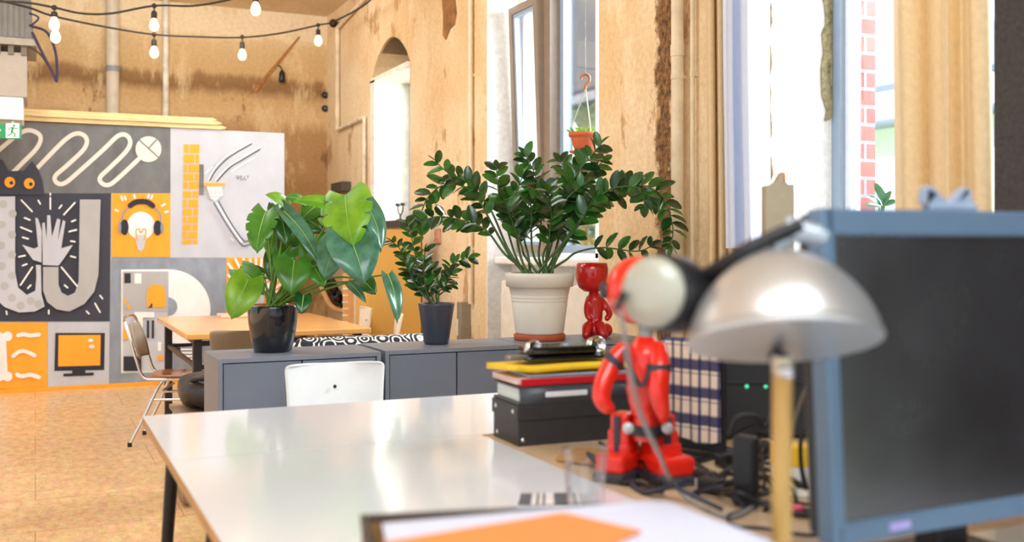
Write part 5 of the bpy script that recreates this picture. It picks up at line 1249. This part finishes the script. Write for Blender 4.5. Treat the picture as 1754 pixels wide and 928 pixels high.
for k, (u, v) in enumerate(((1205, 832), (1218, 846), (1245, 800), (1180, 760), (1300, 780))):
    c = PZ(u, v, ZT); an = rd.uniform(0, 3)
    o = thing('power_plug', ['black plug with a silver face beside the right foot of the robot', 'black power adapter nearest the box of papers', 'black adapter in the middle of the cable tangle', 'black plug under the hem of the checked cloth', 'black adapter just left of the lamp post'][k], 'plug', c, group='plugs in the cable tangle')
    Rz = Matrix.Rotation(an, 3, 'Z')
    MB().rbox(c+V((0, 0, 0.019)), (0.055, 0.032, 0.03), 0.006, Rz).build('adapter_body', M_blk, o)
    MB().rbox(c+Rz@V((0.031, 0, 0.019)), (0.008, 0.02, 0.018), 0.002, Rz).build('plug_face', M_rs, o)
q = PZ(1282, 872, ZT)
tag(MB().rbox(q+V((0, 0, 0.07))+FWD*0.02, (0.03, 0.05, 0.14), 0.008, Matrix.Rotation(0.4, 3, 'Z')).build('adapter', M_blk), 'tall black adapter standing left of the lamp post', 'adapter')
# cables hanging in front of the dark case
for k, pts in enumerate(([(1385, 655), (1368, 700), (1352, 760), (1345, 820), (1360, 842)], [(1405, 700), (1375, 740), (1372, 790), (1380, 838)], [(1250, 745), (1262, 715), (1290, 712), (1310, 730), (1330, 700), (1350, 690)])):
    pp = [P(u, v, 2.05-0.02*k) for u, v in pts]
    for p_ in pp: p_.z = max(p_.z, ZT+0.006)
    tag(MB().tube(cat_rom(pp, 8), 0.005, 8).build('cable', M_c[0] if k else mat('cable_brown', (90, 80, 70), 0.5)), ['brown-grey cable arching down behind the lamp post', 'black cable hanging beside the left edge of the monitor', 'looped black cable in front of the computer case'][k], 'cable')
# yellow and white carton, pink bits
q = PZ(1368, 835, ZT); RC = Matrix((RGT, FWD, UP)).transposed()
o = thing('card_box', 'small yellow and white carton behind the lamp post beside the monitor', 'box', q)
MB().rbox(q+FWD*0.04+V((0, 0, 0.02)), (0.085, 0.06, 0.04), 0.003, RC).build('white_base', mat('carton_white', (236, 236, 232), 0.5), o)
MB().rbox(q+FWD*0.04+V((0, 0, 0.062)), (0.087, 0.062, 0.045), 0.003, RC).build('yellow_top', mat('carton_yellow', (246, 196, 20), 0.45), o)
pk = mat('pink_plastic', (238, 84, 122), 0.4)
for (u, v, l) in ((1303, 772, 'pink eraser lying on the cables left of the lamp post'), (1362, 882, 'pink eraser lying right of the lamp post near the monitor')):
    q = PZ(u, v, ZT); tag(MB().rbox(q+V((0, 0, 0.009)), (0.042, 0.022, 0.018), 0.006, Matrix.Rotation(0.3, 3, 'Z')).build('eraser', pk), l, 'eraser')
q = PZ(1365, 842, ZT)
tag(MB().rbox(q+V((0, 0, 0.004))-FWD*0.03, (0.07, 0.05, 0.008), 0.002, RC).build('white_card', mat('carton_white', (236, 236, 232), 0.5)), 'small white card on the desk in front of the yellow carton', 'card')
# kraft pad, glass
q = PZ(1000, 790, ZD)
kp = [PZ(u, v, ZD) for u, v in ((1000, 0), (0, 0))] if 0 else None
pp = [PZ(1063, 803, ZD), PZ(952, 788, ZD), PZ(990, 772, ZD), PZ(1075, 777, ZD)]
tag(MB().prism(pp, (0, 0, 0.008)).build('kraft_folder', mat('kraft_brown', (186, 138, 76), 0.6, noise=0.08)), 'small brown kraft folder between the archive box and the robot', 'folder')
gq = PZ(1003, 868, ZD); gq.z = ZD
o = thing('drinking_glass', 'clear drinking glass on the white desk left of the robot', 'glass', gq)
gk = gq.xy.dot(FWD.xy)/F
MB().lathe([(0, 0.001), (32*gk, 0.001), (40*gk, 102*gk), (39*gk, 103*gk), (38.5*gk, 102*gk), (31*gk, 0.01), (0, 0.01)], gq, 36).build('tumbler', glass_mat('tumbler_glass', (250, 251, 252), 0.02, 0.3), o)
# flat white patch with dark stripes
sp_ = [PZ(884, 868, ZD), PZ(996, 866, ZD), PZ(990, 846, ZD), PZ(890, 848, ZD)]
b = MB().prism(sp_, (0, 0, 0.003), 0)
for k, (f0, f1) in enumerate(((0.02, 0.22), (0.30, 0.34), (0.40, 0.44), (0.58, 0.80), (0.9, 0.94))):
    g = [sp_[0].lerp(sp_[1], f0), sp_[0].lerp(sp_[1], f1), sp_[3].lerp(sp_[2], f1), sp_[3].lerp(sp_[2], f0)]
    b.add([x+V((0, 0, 0.0036)) for x in g], [(0, 1, 2, 3)], 1)
tag(b.build('striped_patch', [mat('patch_white', (248, 248, 248), 0.4), mat('patch_slate', (90, 98, 112), 0.4)], recalc=False), 'white patch with dark stripes on the white desk behind the box of papers', 'card')

# ---- box of papers in the foreground
zb = 0.895
c1, c2, c3, c4 = PZ(619, 886, zb), PZ(1128, 862, zb), PZ(1312, 930, zb), None
ex = (c2-c1); ex.z = 0; lx = ex.length; ex.normalize()
ey = V((ex.y, -ex.x, 0)); 
if ey.dot(-FWD) < 0: ey = -ey
Ly = 0.34
def q4(x, y, z): return c1+ex*x+ey*y+V((0, 0, z-zb))
o = thing('cardboard_tray', 'brown open cardboard tray full of papers at the bottom of the photo', 'tray', q4(lx/2, Ly/2, ZD))
MK = mat('tray_brown', (150, 112, 70), 0.7, noise=0.1); MKd = mat('tray_rim', (74, 64, 58), 0.6)
RT = Matrix((ex, ey, UP)).transposed()
if RT.determinant() < 0: RT = Matrix((ex, -ey, UP)).transposed()
hb = zb-ZD
b = MB()
b.rbox(q4(lx/2, 0.003, ZD+hb/2), (lx, 0.006, hb-0.004), 0.001, RT).rbox(q4(0.003, Ly/2, ZD+hb/2), (0.006, Ly, hb-0.004), 0.001, RT).rbox(q4(lx-0.003, Ly/2, ZD+hb/2), (0.006, Ly, hb-0.004), 0.001, RT).rbox(q4(lx/2, Ly-0.003, ZD+hb/2), (lx, 0.006, hb-0.004), 0.001, RT).rbox(q4(lx/2, Ly/2, ZD+0.004), (lx-0.01, Ly-0.01, 0.006), 0.001, RT)
b.build('tray_wall', MK, o)
b = MB().rbox(q4(lx/2, 0.003, zb), (lx+0.004, 0.010, 0.008), 0.002, RT).rbox(q4(0.003, Ly/2, zb), (0.010, Ly, 0.008), 0.002, RT)
b.build('dark_rim', MKd, o)
tag(MB().rbox(q4(lx/2+0.01, Ly/2, ZD+0.01+(hb-0.03)/2), (lx-0.05, Ly-0.03, hb-0.032), 0.004, RT).build('paper_stack', mat('paper_stack', (228, 222, 214), 0.8, noise=0.06, stretch=(1, 1, 40))), 'stack of papers filling the brown cardboard tray', 'papers')
zz = zb-0.018+0.022
pts = [PZ(u, v, zz) for u, v in ((655, 903), (1108, 863), (1150, 866), (1316, 932))]
back = pts[0]+ey*0.24; fr = pts[3]+ey*0.08
tag(MB().prism([pts[0], pts[1], pts[2], pts[3], fr, back], (0, 0, 0.005)).build('white_sheet', mat('sheet_white', (214, 218, 238), 0.5, noise=0.01)), 'large white sheets lying over the top of the cardboard tray', 'paper')
zo_ = zz+0.0065
op = [PZ(u, v, zo_) for u, v in ((655, 932), (965, 881), (1098, 912), (990, 960), (800, 1000))]
tag(MB().prism(op, (0, 0, 0.003)).build('orange_sheet', mat('sheet_orange', (240, 142, 72), 0.55, noise=0.02)), 'orange paper sheet on top of the white sheets in the tray', 'paper')

# ---- monitor
mx0 = P(1414, 640, 1.45); 
fx = V((math.cos(0.02), math.sin(0.02), 0)); fy = V((-fx.y, fx.x, 0))
zt1, zb1 = P(1414, 354, 1.43).z, P(1405, 935, 1.45).z
MW = 0.66; hM = zt1-zb1
lean = Matrix.Rotation(math.radians(-3.0), 3, fx)
mo = V((mx0.x, mx0.y, zb1))
def mq(x, y, z): return mo+lean@(fx*x+fy*y+UP*z)
RM = lean@Matrix((fx, fy, UP)).transposed()
o = thing('computer_monitor', 'large computer monitor with a blue-grey bezel and a dark screen', 'monitor', V((mo.x+MW/2, mo.y+0.1, ZT)))
M_bez = mat('bezel_bluegrey', (100, 124, 148), 0.3, 0.1, noise=0.02)
bw = 0.026
b = MB().rbox(mq(bw/2, 0, hM/2), (bw, 0.034, hM), 0.006, RM, seg=3).rbox(mq(MW-bw/2, 0, hM/2), (bw, 0.034, hM), 0.006, RM, seg=3).rbox(mq(MW/2, 0, hM-0.02), (MW-0.01, 0.034, 0.04), 0.006, RM, seg=3).rbox(mq(MW/2, 0, 0.016), (MW-0.01, 0.034, 0.032), 0.006, RM, seg=3)
b.build('bezel', M_bez, o)
m, t, b, out = newmat('dark_screen')
tc = nn(t, 'ShaderNodeTexCoord'); nz = nn(t, 'ShaderNodeTexNoise', Scale=5.0, Detail=4.0); t.links.new(tc.outputs['Object'], nz.inputs['Vector'])
t.links.new(ramp(t, nz.outputs['Fac'], [(0.3, lin((18, 19, 25))), (0.7, lin((28, 29, 36)))]), b.inputs['Base Color'])
t.links.new(ramp(t, nz.outputs['Fac'], [(0.3, (0.22,)*3+(1,)), (0.7, (0.30,)*3+(1,))]), b.inputs['Roughness']); b.inputs['IOR'].default_value = 2.7
MB().rbox(mq(MW/2, -0.004, hM/2), (MW-2*bw+0.004, 0.012, hM-0.06), 0.001, RM).build('screen', m, o)
MB().rbox(mq(MW/2, 0.028, hM/2), (MW-0.01, 0.034, hM-0.01), 0.012, RM, seg=3).build('back_shell', M_blk, o)
MB().rbox(mq(MW/2, 0.065, hM*0.35), (0.09, 0.04, 0.26), 0.008, RM).rbox(V((mo.x+MW/2, mo.y+0.10, ZT+0.06)), (0.07, 0.05, 0.12), 0.006).build('stand_neck', M_blk, o)
MB().rbox(V((mo.x+MW/2, mo.y+0.09, ZT+0.008)), (0.26, 0.20, 0.016), 0.006).build('stand_base', M_blk, o)
MB().rbox(mq(0.125, -0.018, 0.017), (0.04, 0.003, 0.012), 0.001, RM).build('lilac_sticker', mat('lilac', (178, 164, 222), 0.5), o)
# eared clip on the monitor
mc = mq(0.20, 0.004, hM); dE = mc.xy.dot(FWD.xy)
cz = hM+0.001
def eq(u, v, dd=0):
    q = PY(u, v, mc.y+dd); return q
zE = mc.z
o = thing('eared_clip', 'small blue-grey clip with two pointed dark ears sitting on top of the monitor', 'ornament', mc)
u0, u1 = 1585, 1668
L0, L1 = eq(1586, 350), eq(1667, 350)
MB().rbox((L0+L1)/2*1.0+V((0, 0, zE+0.006-((L0+L1)/2).z)), ((L1-L0).length, 0.022, 0.012), 0.004, Matrix((fx, fy, UP)).transposed()).build('band', mat('clip_blue', (150, 166, 190), 0.3), o)
for (pts, mt) in (([(1587, 349), (1588, 322), (1597, 318), (1626, 349)], 'a'), ([(1628, 349), (1656, 320), (1663, 323), (1667, 349)], 'b')):
    q3 = [eq(u, v, -0.008) for u, v in pts]
    dz = zE+0.010-min(p_.z for p_ in q3)
    for p_ in q3: p_.z += dz
    er = MB().prism(q3, fy*0.016).build('ear', mat('clip_blue', (150, 166, 190), 0.3), o)
    inn = [q3[0]+(sum(q3, V())/4-q3[0])*0.15-fy*0.002, q3[1]+(sum(q3, V())/4-q3[1])*0.2-fy*0.002, q3[2].lerp(q3[3], 0.35)*0.5+sum(q3, V())/4*0.5-fy*0.002] if mt == 'a' else [sum(q3, V())/4*0.6+q3[0]*0.4-fy*0.002, q3[1].lerp(sum(q3, V())/4, 0.2)-fy*0.002, q3[2].lerp(sum(q3, V())/4, 0.5)-fy*0.002]
    MB().prism(inn, fy*0.002).build('inner_ear', mat('clip_dark', (24, 26, 34), 0.4), er)

# ---- desk lamp
DL = 1.32; kl = DL/F
base = P(1338, 700, DL); base.z = ZD+0.0006
lamp = thing('desk_lamp', 'desk lamp with a silver dome shade, black arm and wooden post', 'lamp', base)
MB().lathe([(0, 0), (0.072, 0), (0.074, 0.004), (0.070, 0.016), (0.018, 0.020), (0.016, 0.03)], base, 40).build('base', M_steel, lamp)
ptop = P(1340, 632, DL)
MB().tube([base+V((0, 0, 0.018)), ptop], 0.0128, 18).build('post', mat('post_wood', (196, 156, 88), 0.45, noise=0.1, scale=6, stretch=(14, 14, 1)), lamp)
kb = MB().tube([ptop-V((0, 0, 0.004)), ptop+V((0, 0, 0.016))], 0.0135, 18).build('post_ferrule', mat('ferrule', (206, 196, 172), 0.35, 0.4), lamp)
c = P(1346, 636, DL-0.014)
MB().lathe([(0.009, -0.006), (0.0095, 0.004), (0.007, 0.010), (0, 0.011)], orient(c, -FWD+RGT*0.4), 20).build('knob', M_chrome, kb)
MA = mat('arm_black', (24, 24, 28), 0.42)
jA, jB = P(1117, 500, DL+0.03), P(1185, 508, DL+0.115)
axj = (jB-jA).normalized()
MB().tube(cat_rom([ptop+V((0, 0, 0.014)), P(1310, 600, DL+0.13), P(1250, 560, DL+0.15), jB+axj*0.0], 8), 0.009, 12).build('lower_arm', MA, lamp)
Lj = (jB-jA).length
MB().lathe([(0, -0.004), (0.030, -0.004), (0.046, 0.004), (0.052, 0.015), (0.053, Lj*0.55), (0.044, Lj*0.8), (0.024, Lj+0.012), (0, Lj+0.012)], orient(jA, axj), 36).build('joint', MA, lamp)
MB().lathe([(0, -0.0165), (0.020, -0.016), (0.038, -0.012), (0.0465, -0.002), (0.047, 0.004), (0.03, 0.006), (0, 0.006)], orient(jA, axj), 40).build('joint_cap', mat('cap_pale', (172, 172, 156), 0.3, noise=0.04, coat=0.5), lamp)
br0 = P(1372, 386, DL+0.025)
ua = [P(1192, 488, DL+0.08), P(1252, 446, DL+0.035), P(1300, 417, DL+0.025), br0]
MB().tube(cat_rom(ua, 8), [0.020, 0.019, 0.018, 0.017, 0.016, 0.0155, 0.015, 0.0145]+[0.0135]*8+[0.0125]*8+[0.012], 16, flat=0.75).build('upper_arm', MA, lamp)
# shade
tilt = math.radians(18.5)
up_ = (UP*math.cos(tilt)+FWD*math.sin(tilt)).normalized()
rc = P(1343, 583, DL)
M_sh = mat('shade_silver', (206, 206, 206), 0.33, 0.7, noise=0.02); M_in = mat('shade_inside', (236, 236, 232), 0.5, noise=0.01)
Rr = 0.1205; Hh = 0.118; SE = 1.2
out_p = [(0.1225, -0.003), (0.1235, 0.001), (0.122, 0.005)]+[(Rr*math.cos(a*math.pi/2)**SE, 0.004+Hh*math.sin(a*math.pi/2)**SE) for a in [k/18*0.93 for k in range(19)]]+[(0.0, 0.004+Hh)]
sh = MB().lathe(out_p, orient(rc, up_), 64).build('lamp_shade', M_sh, lamp)
MB().lathe([(0.1222, -0.0028)]+[((Rr-0.003)*math.cos(a*math.pi/2)**SE, 0.001+(Hh-0.004)*math.sin(a*math.pi/2)**SE) for a in [k/16*0.97 for k in range(17)]], orient(rc, up_), 64).build('shade_lining', M_in, sh, recalc=False)
MB().lathe([(0.012, 0.112), (0.013, 0.095), (0.020, 0.085), (0.026, 0.070), (0.022, 0.054), (0.010, 0.046), (0, 0.045)], orient(rc, up_), 24).build('light_bulb', mat('bulb_frost', (240, 240, 234), 0.4), sh)
apx = rc+up_*(Hh+0.004)
M_sil = mat('bracket_silver', (190, 200, 214), 0.3, 0.5)
cb = P(1350, 391, DL+0.035); ce = P(1404, 404, DL+0.03)
b = MB().tube([apx-up_*0.01, apx+up_*0.012, cb.lerp(ce, 0.4)], [0.017, 0.014, 0.011], 16)
b.tube([cb-(ce-cb)*0.12, ce], [0.0165, 0.0135], 20)
b.build('bracket', M_sil, lamp)
wn_ = ce+(ce-cb).normalized()*0.004
MB().rbox(wn_, (0.022, 0.008, 0.016), 0.003, frame_z(UP+RGT*0.5)).build('wing_nut', M_sil, lamp)
ll = bpy.data.lights.new('bulb_light', 'POINT'); ll.energy = 4.0; ll.shadow_soft_size = 0.008; ll.color = (0.95, 0.97, 1)
lo_ = bpy.data.objects.new('bulb_light', ll); C.objects.link(lo_); lo_.location = rc+up_*0.034
# lamp flex
fl = [jA+UP*-0.012-RGT*0.048, P(1068, 560, DL+0.04), P(1080, 640, DL+0.10), P(1100, 715, DL+0.25), P(1128, 775, DL+0.45), P(1150, 822, 2.02), PZ(1185, 858, ZT+0.006), PZ(1250, 885, ZT+0.006), PZ(1300, 860, ZT+0.006)]
MB().tube(cat_rom(fl, 10), [0.0036]*30+[0.0045]*51, 8).build('flex', mat('flex_grey', (150, 148, 144), 0.45), lamp)
MB().tube([fl[0]+UP*0.012+RGT*0.012, fl[0]-UP*0.012], [0.006, 0.0045], 10).build('flex_sleeve', MA, lamp)
